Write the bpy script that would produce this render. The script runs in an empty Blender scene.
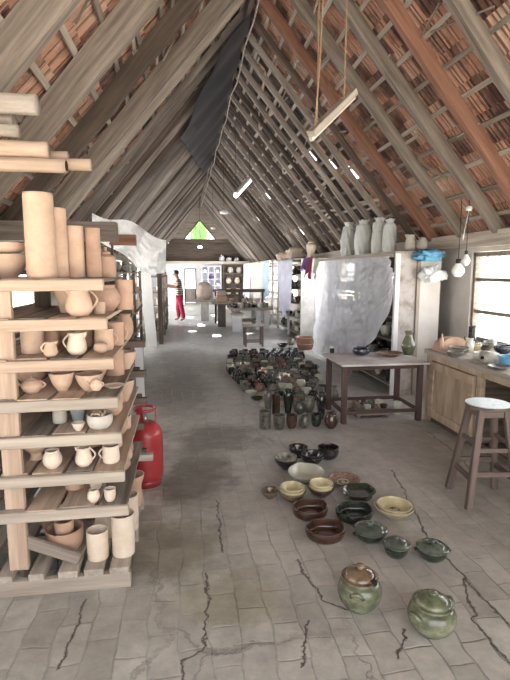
import bpy, bmesh, math, random
from mathutils import Vector, Matrix, noise
random.seed(7)
rnd = random.Random(11)
SC = bpy.context.scene
C = SC.collection
PI = math.pi

# ------------------------------------------------------------------ camera
CAM = Vector((0, 0, 1.6)); FPX = 491.0
YAW = math.radians(8.265); PITCH = math.radians(7.885)
cd = bpy.data.cameras.new('camera'); cam = bpy.data.objects.new('camera', cd); C.objects.link(cam)
cam.location = CAM; cam.rotation_euler = (PI/2-PITCH, 0, -YAW)
cd.sensor_fit = 'VERTICAL'; cd.sensor_height = 36; cd.sensor_width = 27; cd.lens = FPX/680*36
cd.clip_start = .05; cd.clip_end = 300
SC.camera = cam

# ------------------------------------------------------------------ world, sun, exposure
SC.view_settings.view_transform = 'Standard'; SC.view_settings.look = 'None'
SC.view_settings.exposure = 0.12; SC.view_settings.gamma = 1; SC.view_settings.use_curve_mapping = False
W = bpy.data.worlds.new('world'); SC.world = W; W.use_nodes = True
bg = W.node_tree.nodes['Background']; bg.inputs[0].default_value = (0.93, 0.96, 1.0, 1); bg.inputs[1].default_value = 3.2
sl = bpy.data.lights.new('sun', 'SUN'); sun = bpy.data.objects.new('sun', sl); C.objects.link(sun)
SUND = Vector((0.36, 0.22, 0.90)).normalized()          # towards the sun
sun.rotation_euler = SUND.to_track_quat('Z', 'Y').to_euler()
sl.energy = 40.0; sl.angle = math.radians(1.0); sl.color = (1, .95, .88)

def window_light(x0, x1, y0, y1, z0, z1, normal, power, col=(1, 1, 1)):
    """daylight entering by an opening: an area light filling the opening"""
    l = bpy.data.lights.new('daylight', 'AREA'); o = bpy.data.objects.new('daylight', l); C.objects.link(o)
    l.shape = 'RECTANGLE'; l.color = col; l.energy = power
    o.location = ((x0+x1)/2, (y0+y1)/2, (z0+z1)/2)
    n = Vector(normal).normalized()
    o.rotation_euler = (-n).to_track_quat('Z', 'Y').to_euler()
    if abs(n.x) > .5: l.size = abs(z1-z0); l.size_y = abs(y1-y0); o.rotation_euler = (0, -PI/2 if n.x > 0 else PI/2, 0)
    else: l.size = abs(x1-x0); l.size_y = abs(z1-z0); o.rotation_euler = (PI/2 if n.y > 0 else -PI/2, 0, 0)
    return o
window_light(3.55, 3.55, 2.2, 5.6, .85, 1.8, (-1, 0, 0), 55, (.93, .96, 1))
window_light(3.55, 3.55, 14.6, 24, .85, 1.95, (-1, 0, 0), 620, (.93, .96, 1))
window_light(-1.72, -1.72, 4.7, 6.6, .9, 1.75, (1, 0, 0), 22, (1, .97, .93))
window_light(-1.72, -1.72, 11, 24, .85, 1.95, (1, 0, 0), 520, (.93, .96, 1))
window_light(3.55, 3.55, 9.25, 10.65, .85, 1.8, (-1, 0, 0), 90, (.93, .96, 1))
window_light(-1.72, -1.72, 8.05, 9.55, .85, 1.8, (1, 0, 0), 90, (.93, .96, 1))
window_light(-1.5, 3.2, -1.45, -1.45, .3, 2.3, (0, 1, 0), 46, (1, .93, .89))

# ------------------------------------------------------------------ pixel <-> place
_f = Vector((math.sin(YAW)*math.cos(PITCH), math.cos(YAW)*math.cos(PITCH), -math.sin(PITCH)))
_r = Vector((math.cos(YAW), -math.sin(YAW), 0)); _u = _r.cross(_f)
def ray(px, py): return _f + _r*((px-255)/FPX) + _u*((340-py)/FPX)
def atZ(px, py, z=0.0): d = ray(px, py); return CAM + d*((z-CAM.z)/d.z)
def atY(px, py, Y): d = ray(px, py); return CAM + d*(Y/d.y)
def atX(px, py, X): d = ray(px, py); return CAM + d*(X/d.x)

# ------------------------------------------------------------------ materials
def new_mat(name):
    m = bpy.data.materials.new(name); m.use_nodes = True
    nt = m.node_tree; return m, nt, nt.nodes['Principled BSDF']
def mat(name, c1, c2=None, rough=.7, scale=(6, 6, 6), bump=0.0, bscale=40, metal=0, coat=0, spec=.4, rand=.12, detail=5, c3=None):
    m, nt, b = new_mat(name); N = nt.nodes; L = nt.links
    tc = N.new('ShaderNodeTexCoord'); mp = N.new('ShaderNodeMapping'); mp.inputs['Scale'].default_value = scale
    L.new(tc.outputs['Object'], mp.inputs[0])
    no = N.new('ShaderNodeTexNoise'); no.inputs['Scale'].default_value = 1; no.inputs['Detail'].default_value = detail; no.inputs['Roughness'].default_value = .65
    oi = N.new('ShaderNodeObjectInfo')
    ad = N.new('ShaderNodeVectorMath'); ad.operation = 'MULTIPLY_ADD'
    L.new(oi.outputs['Random'], ad.inputs[0]); ad.inputs[1].default_value = (17, 31, 23); L.new(mp.outputs[0], ad.inputs[2])
    L.new(ad.outputs[0], no.inputs['Vector'])
    cr = N.new('ShaderNodeValToRGB'); e = cr.color_ramp.elements
    e[0].position = .32; e[0].color = (*c1, 1); e[1].position = .68; e[1].color = (*(c2 or c1), 1)
    if c3: q = e.new(.5); q.color = (*c3, 1)
    L.new(no.outputs[0], cr.inputs[0])
    hsv = N.new('ShaderNodeHueSaturation'); mr = N.new('ShaderNodeMapRange')
    mr.inputs[3].default_value = 1-rand; mr.inputs[4].default_value = 1+rand
    L.new(oi.outputs['Random'], mr.inputs[0]); L.new(mr.outputs[0], hsv.inputs['Value']); L.new(cr.outputs[0], hsv.inputs['Color'])
    L.new(hsv.outputs[0], b.inputs['Base Color'])
    b.inputs['Roughness'].default_value = rough; b.inputs['Metallic'].default_value = metal
    b.inputs['Coat Weight'].default_value = coat; b.inputs['Coat Roughness'].default_value = .12
    b.inputs['Specular IOR Level'].default_value = spec
    if bump:
        n2 = N.new('ShaderNodeTexNoise'); n2.inputs['Scale'].default_value = bscale; n2.inputs['Detail'].default_value = 4
        L.new(mp.outputs[0] if max(scale) != min(scale) else tc.outputs['Object'], n2.inputs['Vector'])
        if max(scale) != min(scale): n2.inputs['Scale'].default_value = bscale/20
        bp = N.new('ShaderNodeBump'); bp.inputs['Strength'].default_value = bump; bp.inputs['Distance'].default_value = .01
        L.new(n2.outputs[0], bp.inputs['Height']); L.new(bp.outputs[0], b.inputs['Normal'])
    return m
GR = (1.2, 22, 22)   # grain runs along a board's own x
M = dict(
 wgrey=mat('weathered_grey_wood', (.13, .105, .085), (.33, .28, .235), .85, GR, .5),
 wgrey2=mat('weathered_pale_wood', (.28, .24, .195), (.52, .46, .395), .85, GR, .5),
 raf=mat('weathered_rafter_wood', (.14, .115, .10), (.40, .345, .30), .85, GR, .5, rand=.38),
 wdark=mat('old_dark_wood', (.055, .04, .03), (.16, .12, .095), .8, GR, .5),
 wred=mat('reddish_wood', (.15, .065, .042), (.29, .15, .10), .75, GR, .4),
 wwarm=mat('clay_dusted_wood', (.36, .26, .19), (.58, .44, .34), .85, GR, .5, rand=.1),
 wdust=mat('dusty_wood', (.29, .245, .20), (.47, .41, .34), .85, GR, .5, rand=.1),
 wtable=mat('dark_table_wood', (.05, .03, .027), (.12, .072, .063), .7, GR, .3),
 wtop=mat('scuffed_table_top', (.34, .31, .31), (.58, .54, .53), .6, (5, 5, 5), .2),
 wstool=mat('stool_wood', (.075, .055, .047), (.19, .14, .12), .7, GR, .3),
 wcounter=mat('counter_door_wood', (.34, .25, .17), (.56, .44, .33), .8, (14, 14, 2), .3),
 clay=mat('dry_buff_clay', (.49, .34, .245), (.62, .455, .345), .9, (9, 9, 9), .15, 60, rand=.12),
 clayp=mat('dry_pink_clay', (.42, .27, .19), (.55, .37, .275), .9, (9, 9, 9), .15, 60, rand=.1),
 clayl=mat('dry_pale_clay', (.60, .50, .395), (.73, .62, .51), .9, (9, 9, 9), .12, 60, rand=.07),
 claygr=mat('dry_grey_clay', (.40, .38, .33), (.54, .51, .45), .9, (9, 9, 9), .12, 60, rand=.1),
 blueg=mat('grey_blue_clay', (.22, .27, .28), (.33, .38, .38), .8, (9, 9, 9), .1, 60),
 green=mat('green_glaze', (.06, .07, .04), (.25, .245, .16), .22, (11, 11, 16), .06, 30, coat=.5, rand=.08, c3=(.12, .135, .08)),
 greend=mat('dark_green_glaze', (.010, .014, .010), (.035, .045, .03), .18, (14, 14, 14), .05, 30, coat=.7),
 greenlid=mat('grey_green_glaze', (.03, .042, .032), (.13, .15, .12), .2, (16, 16, 16), .05, 30, coat=.7),
 brown=mat('brown_glaze', (.028, .012, .008), (.085, .042, .028), .2, (10, 10, 10), .05, 30, coat=.7),
 brownr=mat('amber_brown_glaze', (.05, .028, .015), (.20, .14, .085), .2, (14, 14, 14), .05, 30, coat=.7),
 black=mat('black_glaze', (.010, .010, .012), (.035, .03, .03), .18, (14, 14, 14), .05, 30, coat=.7),
 cream=mat('cream_glaze', (.42, .36, .20), (.60, .53, .34), .3, (14, 14, 14), .05, 30, coat=.5),
 creamw=mat('pale_glaze', (.52, .52, .42), (.64, .64, .54), .3, (8, 8, 8), .05, 30, coat=.5),
 blueglaze=mat('blue_black_glaze', (.012, .018, .03), (.05, .065, .09), .2, (14, 14, 14), .05, 30, coat=.7),
 rust=mat('rusty_speckled_glaze', (.08, .035, .022), (.36, .24, .18), .35, (40, 40, 40), .05, 30, coat=.4),
 stone=mat('stoneware_glaze', (.06, .055, .045), (.30, .28, .23), .35, (30, 30, 30), .05, 30, coat=.4),
 stoned=mat('dark_stoneware_glaze', (.018, .017, .014), (.17, .155, .13), .28, (30, 30, 30), .05, 30, coat=.5),
 plaster=mat('lime_plaster', (.50, .47, .43), (.70, .67, .64), .9, (1.3, 1.3, 1.3), .25, 30, rand=.03),
 stained=mat('stained_limewashed_board', (.26, .22, .18), (.56, .53, .50), .9, (5, 5, 1.6), .25, 30, rand=.03, c3=(.48, .44, .41)),
 white=mat('whitewash', (.66, .65, .66), (.80, .79, .80), .85, (3, 3, 3), .2, 30, rand=.05),
 cement=mat('grey_cement', (.36, .35, .33), (.55, .53, .50), .9, (5, 5, 5), .2, 30),
 soot=mat('sooty_board', (.14, .12, .11), (.26, .22, .20), .85, (3, 3, 3), .2),
 redpaint=mat('red_cylinder_paint', (.26, .016, .018), (.40, .05, .05), .38, (5, 5, 5), .08, 20, coat=.3),
 metal=mat('dull_metal', (.25, .25, .25), (.45, .45, .45), .4, metal=.8),
 dark=mat('dark_interior', (.01, .009, .008), (.025, .02, .018), .9),
 rope=mat('rope', (.25, .16, .10), (.38, .27, .18), .9),
 wire=mat('black_wire', (.02, .02, .02), (.04, .04, .04), .6),
 tin=mat('zinc_stool_top', (.46, .55, .54), (.74, .80, .78), .4, (30, 30, 30), .1, metal=.1, c3=(.62, .70, .69)),
 basket=mat('basket_cane', (.20, .10, .06), (.38, .22, .14), .8, (4, 4, 60), .5),
 blueplastic=mat('blue_plastic', (.05, .22, .40), (.14, .38, .55), .4),
 whiteplastic=mat('white_plastic', (.72, .72, .70), (.82, .82, .80), .4),
 clothl=mat('lilac_white_cloth', (.56, .55, .66), (.74, .73, .82), .9, (4, 4, 4)),
 clothc=mat('cream_cloth', (.66, .62, .52), (.78, .74, .66), .9, (4, 4, 4)),
 clothb=mat('pale_blue_cloth', (.44, .56, .62), (.60, .70, .75), .9, (4, 4, 4)),
 clothm=mat('maroon_cloth', (.14, .02, .05), (.26, .05, .10), .9),
 clothv=mat('purple_cloth', (.07, .04, .14), (.14, .08, .22), .9),
 clothg=mat('pale_green_cloth', (.40, .46, .34), (.56, .60, .48), .9),
 sack=mat('sacking', (.42, .34, .27), (.60, .50, .42), .9, (8, 8, 8), .3),
 skin=mat('skin', (.20, .10, .06), (.26, .14, .09), .5),
 hair=mat('black_hair', (.01, .01, .01), (.02, .02, .02), .5),
 trousers=mat('crimson_trousers', (.30, .018, .05), (.40, .035, .08), .85),
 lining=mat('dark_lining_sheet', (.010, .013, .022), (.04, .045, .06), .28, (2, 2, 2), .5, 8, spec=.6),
 ground=mat('dry_ground', (.45, .42, .36), (.62, .58, .50), .95, (.8, .8, .8)),
 leafy=mat('garden_green', (.06, .22, .04), (.16, .36, .09), .8, (3, 3, 3), rand=.3),
)
def lamp_mat(name, col, s):
    m, nt, b = new_mat(name); b.inputs['Base Color'].default_value = (*col, 1)
    b.inputs['Emission Color'].default_value = (*col, 1); b.inputs['Emission Strength'].default_value = s; return m
M['tube'] = lamp_mat('lit_tube', (.92, .97, 1), 7)
M['bulb'] = mat('opal_bulb', (.80, .80, .78), (.86, .86, .84), .25, coat=.4)
def film(name, opacity, col, bump=1.0):
    m, nt, b = new_mat(name); N = nt.nodes; L = nt.links
    b.inputs['Base Color'].default_value = (*col, 1); b.inputs['Roughness'].default_value = .22
    tr = N.new('ShaderNodeBsdfTransparent'); tl = N.new('ShaderNodeBsdfTranslucent'); tl.inputs[0].default_value = (*col, 1)
    m1 = N.new('ShaderNodeMixShader'); m1.inputs[0].default_value = .35; L.new(b.outputs[0], m1.inputs[1]); L.new(tl.outputs[0], m1.inputs[2])
    m2 = N.new('ShaderNodeMixShader'); L.new(tr.outputs[0], m2.inputs[1]); L.new(m1.outputs[0], m2.inputs[2])
    tc = N.new('ShaderNodeTexCoord'); no = N.new('ShaderNodeTexNoise'); no.inputs['Scale'].default_value = 3; no.inputs['Detail'].default_value = 6
    L.new(tc.outputs['Object'], no.inputs[0]); mr = N.new('ShaderNodeMapRange'); mr.inputs[1].default_value = .3; mr.inputs[2].default_value = .7
    mr.inputs[3].default_value = opacity-.1; mr.inputs[4].default_value = min(1, opacity+.12); L.new(no.outputs[0], mr.inputs[0]); L.new(mr.outputs[0], m2.inputs[0])
    n2 = N.new('ShaderNodeTexNoise'); n2.inputs['Scale'].default_value = 9; n2.inputs['Detail'].default_value = 6; n2.inputs['Distortion'].default_value = 1.5; L.new(tc.outputs['Object'], n2.inputs[0])
    bp = N.new('ShaderNodeBump'); bp.inputs['Strength'].default_value = bump; bp.inputs['Distance'].default_value = .03
    L.new(n2.outputs[0], bp.inputs['Height']); L.new(bp.outputs[0], b.inputs['Normal'])
    L.new(m2.outputs[0], N['Material Output'].inputs[0]); return m
M['film'] = film('clear_plastic_sheet', .80, (.86, .87, .93))
M['film2'] = film('milky_plastic_sheet', .90, (.93, .95, .97), .4)
M['film3'] = film('wrapping_plastic', .95, (.96, .98, .97))
def glass():
    m, nt, b = new_mat('hazy_glass'); N = nt.nodes
    tr = N.new('ShaderNodeBsdfTransparent'); mx = N.new('ShaderNodeMixShader'); mx.inputs[0].default_value = .12
    b.inputs['Roughness'].default_value = .1; b.inputs['Base Color'].default_value = (.8, .85, .85, 1)
    nt.links.new(tr.outputs[0], mx.inputs[1]); nt.links.new(b.outputs[0], mx.inputs[2]); nt.links.new(mx.outputs[0], N['Material Output'].inputs[0]); return m
M['glass'] = glass()
def plaid():
    m, nt, b = new_mat('checked_shirt_cloth'); N = nt.nodes; L = nt.links
    tc = N.new('ShaderNodeTexCoord'); cols = []
    w1 = N.new('ShaderNodeTexWave'); w1.bands_direction = 'Z'; w1.inputs['Scale'].default_value = 5
    w2 = N.new('ShaderNodeTexWave'); w2.bands_direction = 'Y'; w2.inputs['Scale'].default_value = 5
    L.new(tc.outputs['Object'], w1.inputs[0]); L.new(tc.outputs['Object'], w2.inputs[0])
    ml = N.new('ShaderNodeMath'); ml.operation = 'ADD'; L.new(w1.outputs[1], ml.inputs[0]); L.new(w2.outputs[1], ml.inputs[1])
    cr = N.new('ShaderNodeValToRGB'); e = cr.color_ramp.elements; e[0].position = .3; e[0].color = (.55, .48, .40, 1); e[1].position = .6; e[1].color = (.06, .04, .035, 1)
    dv = N.new('ShaderNodeMath'); dv.operation = 'MULTIPLY'; dv.inputs[1].default_value = .5; L.new(ml.outputs[0], dv.inputs[0]); L.new(dv.outputs[0], cr.inputs[0])
    L.new(cr.outputs[0], b.inputs['Base Color']); b.inputs['Roughness'].default_value = .9; return m
M['plaid'] = plaid()
def floor_mat():
    m, nt, b = new_mat('worn_paving_blocks'); N = nt.nodes; L = nt.links
    tc = N.new('ShaderNodeTexCoord')
    nd = N.new('ShaderNodeTexNoise'); nd.inputs['Scale'].default_value = 3.2; nd.inputs['Detail'].default_value = 4
    L.new(tc.outputs['Object'], nd.inputs[0])
    mx = N.new('ShaderNodeVectorMath'); mx.operation = 'MULTIPLY_ADD'; L.new(nd.outputs['Color'], mx.inputs[0]); mx.inputs[1].default_value = (.09, .09, 0); L.new(tc.outputs['Object'], mx.inputs[2])
    rt = N.new('ShaderNodeMapping'); rt.inputs['Rotation'].default_value = (0, 0, PI/2); L.new(mx.outputs[0], rt.inputs[0])
    br = N.new('ShaderNodeTexBrick'); L.new(rt.outputs[0], br.inputs['Vector'])
    br.inputs['Scale'].default_value = 1; br.inputs['Brick Width'].default_value = .23; br.inputs['Row Height'].default_value = .135
    br.inputs['Mortar Size'].default_value = .007; br.inputs['Mortar Smooth'].default_value = 1.0; br.inputs['Bias'].default_value = -.1
    br.inputs['Color1'].default_value = (.315, .30, .265, 1); br.inputs['Color2'].default_value = (.475, .455, .41, 1); br.inputs['Mortar'].default_value = (.36, .345, .305, 1)
    # large tonal patches and dust
    n1 = N.new('ShaderNodeTexNoise'); n1.inputs['Scale'].default_value = .9; n1.inputs['Detail'].default_value = 7; n1.inputs['Roughness'].default_value = .62; L.new(tc.outputs['Object'], n1.inputs[0])
    r1 = N.new('ShaderNodeMapRange'); r1.inputs[1].default_value = .38; r1.inputs[2].default_value = .62; L.new(n1.outputs[0], r1.inputs[0])
    c1 = N.new('ShaderNodeMix'); c1.data_type = 'RGBA'; L.new(r1.outputs[0], c1.inputs[0]); L.new(br.outputs[0], c1.inputs[6]); c1.inputs[7].default_value = (.435, .425, .39, 1)
    sc_ = N.new('ShaderNodeMath'); sc_.operation = 'MULTIPLY'; sc_.inputs[1].default_value = .7; L.new(r1.outputs[0], sc_.inputs[0]); L.new(sc_.outputs[0], c1.inputs[0])
    # worn dark stains with a shape of their own, pale ones painting window reflection
    col = c1.outputs[2]
    sep = N.new('ShaderNodeSeparateXYZ')
    dn = N.new('ShaderNodeTexNoise'); dn.inputs['Scale'].default_value = 2.2; dn.inputs['Detail'].default_value = 8; dn.inputs['Roughness'].default_value = .7; L.new(tc.outputs['Object'], dn.inputs[0])
    dm = N.new('ShaderNodeVectorMath'); dm.operation = 'MULTIPLY_ADD'; L.new(dn.outputs['Color'], dm.inputs[0]); dm.inputs[1].default_value = (.9, .9, 0); L.new(tc.outputs['Object'], dm.inputs[2])
    for (cx, cy, sx, sy, colr, st) in STAINS_AND_SHEEN:
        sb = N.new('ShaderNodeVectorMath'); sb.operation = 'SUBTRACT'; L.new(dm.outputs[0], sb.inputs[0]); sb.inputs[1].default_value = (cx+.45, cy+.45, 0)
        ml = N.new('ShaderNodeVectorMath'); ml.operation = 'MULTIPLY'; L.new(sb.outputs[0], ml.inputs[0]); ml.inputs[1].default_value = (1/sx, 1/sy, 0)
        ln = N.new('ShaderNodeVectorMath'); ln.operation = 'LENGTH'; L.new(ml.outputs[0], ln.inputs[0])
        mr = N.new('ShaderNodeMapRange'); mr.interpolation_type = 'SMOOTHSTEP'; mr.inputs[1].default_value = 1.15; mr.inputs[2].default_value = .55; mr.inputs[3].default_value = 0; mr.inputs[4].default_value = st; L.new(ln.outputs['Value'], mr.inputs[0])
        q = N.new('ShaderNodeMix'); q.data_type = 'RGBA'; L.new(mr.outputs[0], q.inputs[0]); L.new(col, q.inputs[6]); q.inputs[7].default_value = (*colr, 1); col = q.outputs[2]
    # joints, open in some places and filled with dust in others
    jn = N.new('ShaderNodeTexNoise'); jn.inputs['Scale'].default_value = 2.6; jn.inputs['Detail'].default_value = 6; jn.inputs['Roughness'].default_value = .75; L.new(tc.outputs['Object'], jn.inputs[0])
    jr = N.new('ShaderNodeMapRange'); jr.inputs[1].default_value = .47; jr.inputs[2].default_value = .64; jr.inputs[3].default_value = .06; jr.inputs[4].default_value = .62; L.new(jn.outputs[0], jr.inputs[0])
    jf = N.new('ShaderNodeMath'); jf.operation = 'MULTIPLY'; L.new(jr.outputs[0], jf.inputs[0]); L.new(br.outputs['Fac'], jf.inputs[1])
    q = N.new('ShaderNodeMix'); q.data_type = 'RGBA'; L.new(jf.outputs[0], q.inputs[0]); L.new(col, q.inputs[6]); q.inputs[7].default_value = (.13, .11, .085, 1); col = q.outputs[2]
    # fine grime
    gn = N.new('ShaderNodeTexNoise'); gn.inputs['Scale'].default_value = 7; gn.inputs['Detail'].default_value = 9; gn.inputs['Roughness'].default_value = .75; L.new(tc.outputs['Object'], gn.inputs[0])
    gm = N.new('ShaderNodeMapRange'); gm.inputs[1].default_value = .3; gm.inputs[2].default_value = .7; gm.inputs[3].default_value = .72; gm.inputs[4].default_value = 1.22; L.new(gn.outputs[0], gm.inputs[0])
    hs = N.new('ShaderNodeHueSaturation'); L.new(col, hs.inputs['Color']); L.new(gm.outputs[0], hs.inputs['Value']); col = hs.outputs[0]
    # long cracks
    vo = N.new('ShaderNodeTexVoronoi'); vo.feature = 'DISTANCE_TO_EDGE'; vo.inputs['Scale'].default_value = .8; vo.inputs['Randomness'].default_value = 1
    dd = N.new('ShaderNodeVectorMath'); dd.operation = 'MULTIPLY_ADD'; L.new(dn.outputs['Color'], dd.inputs[0]); dd.inputs[1].default_value = (.45, .45, 0); L.new(tc.outputs['Object'], dd.inputs[2])
    an = N.new('ShaderNodeVectorMath'); an.operation = 'MULTIPLY'; an.inputs[1].default_value = (1.1, .42, 1); L.new(dd.outputs[0], an.inputs[0]); L.new(an.outputs[0], vo.inputs['Vector'])
    ck0 = N.new('ShaderNodeMapRange'); ck0.inputs[1].default_value = .002; ck0.inputs[2].default_value = .008; ck0.inputs[3].default_value = .85; ck0.inputs[4].default_value = 0; L.new(vo.outputs['Distance'], ck0.inputs[0])
    cm = N.new('ShaderNodeTexNoise'); cm.inputs['Scale'].default_value = 1.1; cm.inputs['Detail'].default_value = 3; L.new(an.outputs[0], cm.inputs[0])
    cmr = N.new('ShaderNodeMapRange'); cmr.inputs[1].default_value = .47; cmr.inputs[2].default_value = .56; L.new(cm.outputs[0], cmr.inputs[0])
    ck = N.new('ShaderNodeMath'); ck.operation = 'MULTIPLY'; L.new(ck0.outputs[0], ck.inputs[0]); L.new(cmr.outputs[0], ck.inputs[1])
    # the long open cracks, each a wandering line of its own
    wn_ = N.new('ShaderNodeTexNoise'); wn_.inputs['Scale'].default_value = 11; wn_.inputs['Detail'].default_value = 6; wn_.inputs['Roughness'].default_value = .7; L.new(tc.outputs['Object'], wn_.inputs[0])
    wp = N.new('ShaderNodeVectorMath'); wp.operation = 'MULTIPLY_ADD'; L.new(wn_.outputs['Color'], wp.inputs[0]); wp.inputs[1].default_value = (.10, .10, 0); L.new(tc.outputs['Object'], wp.inputs[2])
    dist = None
    for line in CRACKS:
        pts = [atZ(*c) for c in line]
        for a_, b_ in zip(pts, pts[1:]):
            d_ = b_-a_
            v1 = N.new('ShaderNodeVectorMath'); v1.operation = 'SUBTRACT'; L.new(wp.outputs[0], v1.inputs[0]); v1.inputs[1].default_value = (a_.x+.05, a_.y+.05, 0)
            v2 = N.new('ShaderNodeVectorMath'); v2.operation = 'DOT_PRODUCT'; L.new(v1.outputs[0], v2.inputs[0]); v2.inputs[1].default_value = (d_.x/d_.length_squared, d_.y/d_.length_squared, 0)
            v3 = N.new('ShaderNodeClamp'); L.new(v2.outputs['Value'], v3.inputs[0])
            v4 = N.new('ShaderNodeVectorMath'); v4.operation = 'SCALE'; v4.inputs[0].default_value = (d_.x, d_.y, 0); L.new(v3.outputs[0], v4.inputs['Scale'])
            v5 = N.new('ShaderNodeVectorMath'); v5.operation = 'DISTANCE'; L.new(v1.outputs[0], v5.inputs[0]); L.new(v4.outputs[0], v5.inputs[1])
            if dist is None: dist = v5.outputs['Value']
            else:
                mn = N.new('ShaderNodeMath'); mn.operation = 'MINIMUM'; L.new(dist, mn.inputs[0]); L.new(v5.outputs['Value'], mn.inputs[1]); dist = mn.outputs[0]
    lk = N.new('ShaderNodeMapRange'); lk.inputs[1].default_value = .002; lk.inputs[2].default_value = .0085; lk.inputs[3].default_value = .95; lk.inputs[4].default_value = 0; L.new(dist, lk.inputs[0])
    half = N.new('ShaderNodeMath'); half.operation = 'MULTIPLY'; half.inputs[1].default_value = .55; L.new(ck.outputs[0], half.inputs[0])
    ck = N.new('ShaderNodeMath'); ck.operation = 'MAXIMUM'; L.new(half.outputs[0], ck.inputs[0]); L.new(lk.outputs[0], ck.inputs[1])
    q = N.new('ShaderNodeMix'); q.data_type = 'RGBA'; L.new(ck.outputs[0], q.inputs[0]); L.new(col, q.inputs[6]); q.inputs[7].default_value = (.07, .05, .04, 1)
    L.new(q.outputs[2], b.inputs['Base Color'])
    b.inputs['Roughness'].default_value = .40; b.inputs['Specular IOR Level'].default_value = .5
    fn = N.new('ShaderNodeTexNoise'); fn.inputs['Scale'].default_value = 9; fn.inputs['Detail'].default_value = 7; L.new(tc.outputs['Object'], fn.inputs[0])
    h1 = N.new('ShaderNodeMath'); h1.operation = 'MULTIPLY_ADD'; L.new(br.outputs['Fac'], h1.inputs[0]); jm = N.new('ShaderNodeMath'); jm.operation = 'MULTIPLY_ADD'; L.new(r1.outputs[0], jm.inputs[0]); jm.inputs[1].default_value = .45; jm.inputs[2].default_value = -.52; L.new(jm.outputs[0], h1.inputs[1])
    L.new(fn.outputs[0], h1.inputs[2])
    h2 = N.new('ShaderNodeMath'); h2.operation = 'SUBTRACT'; L.new(h1.outputs[0], h2.inputs[0]); L.new(ck.outputs[0], h2.inputs[1])
    bp = N.new('ShaderNodeBump'); bp.inputs['Strength'].default_value = .6; bp.inputs['Distance'].default_value = .014; L.new(h2.outputs[0], bp.inputs['Height']); L.new(bp.outputs[0], b.inputs['Normal'])
    return m
CRACKS = [((392, 470), (405, 492), (420, 522), (427, 538), (450, 562), (482, 597), (512, 627)), ((463, 577), (475, 622), (512, 664)), ((298, 560), (306, 575), (325, 602), (350, 611)),
          ((308, 622), (304, 645), (302, 668)), ((217, 500), (222, 552)), ((206, 572), (208, 598), (205, 630), (206, 647), (183, 660), (179, 684)), ((84, 600), (74, 635), (58, 668)), ((405, 630), (398, 660)), ((428, 432), (455, 452), (470, 470))]
STAINS_AND_SHEEN = [(1.3, 6.2, 1.3, 3.2, (.50, .485, .475), .75), (1.2, 13, 2.2, 5, (.56, .55, .54), .8), (.9, 3.6, .8, .8, (.44, .42, .39), .4), (.05, 3.75, .38, .55, (.12, .10, .085), .75), (.30, 4.6, .45, .45, (.14, .115, .10), .7), (-.05, 6.6, .5, 1.4, (.17, .14, .13), .6),  # pale mid-floor patches: window reflection painted into the colour; dark ones are stains
          (-.15, 2.75, .4, .35, (.17, .15, .085), .6), (-.8, 2.1, 1.0, .25, (.27, .25, .21), .4), (0, 9, .6, 1.6, (.19, .16, .15), .6), (.15, 2.25, .3, .2, (.24, .21, .12), .45)]
M['floor'] = floor_mat()
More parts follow.
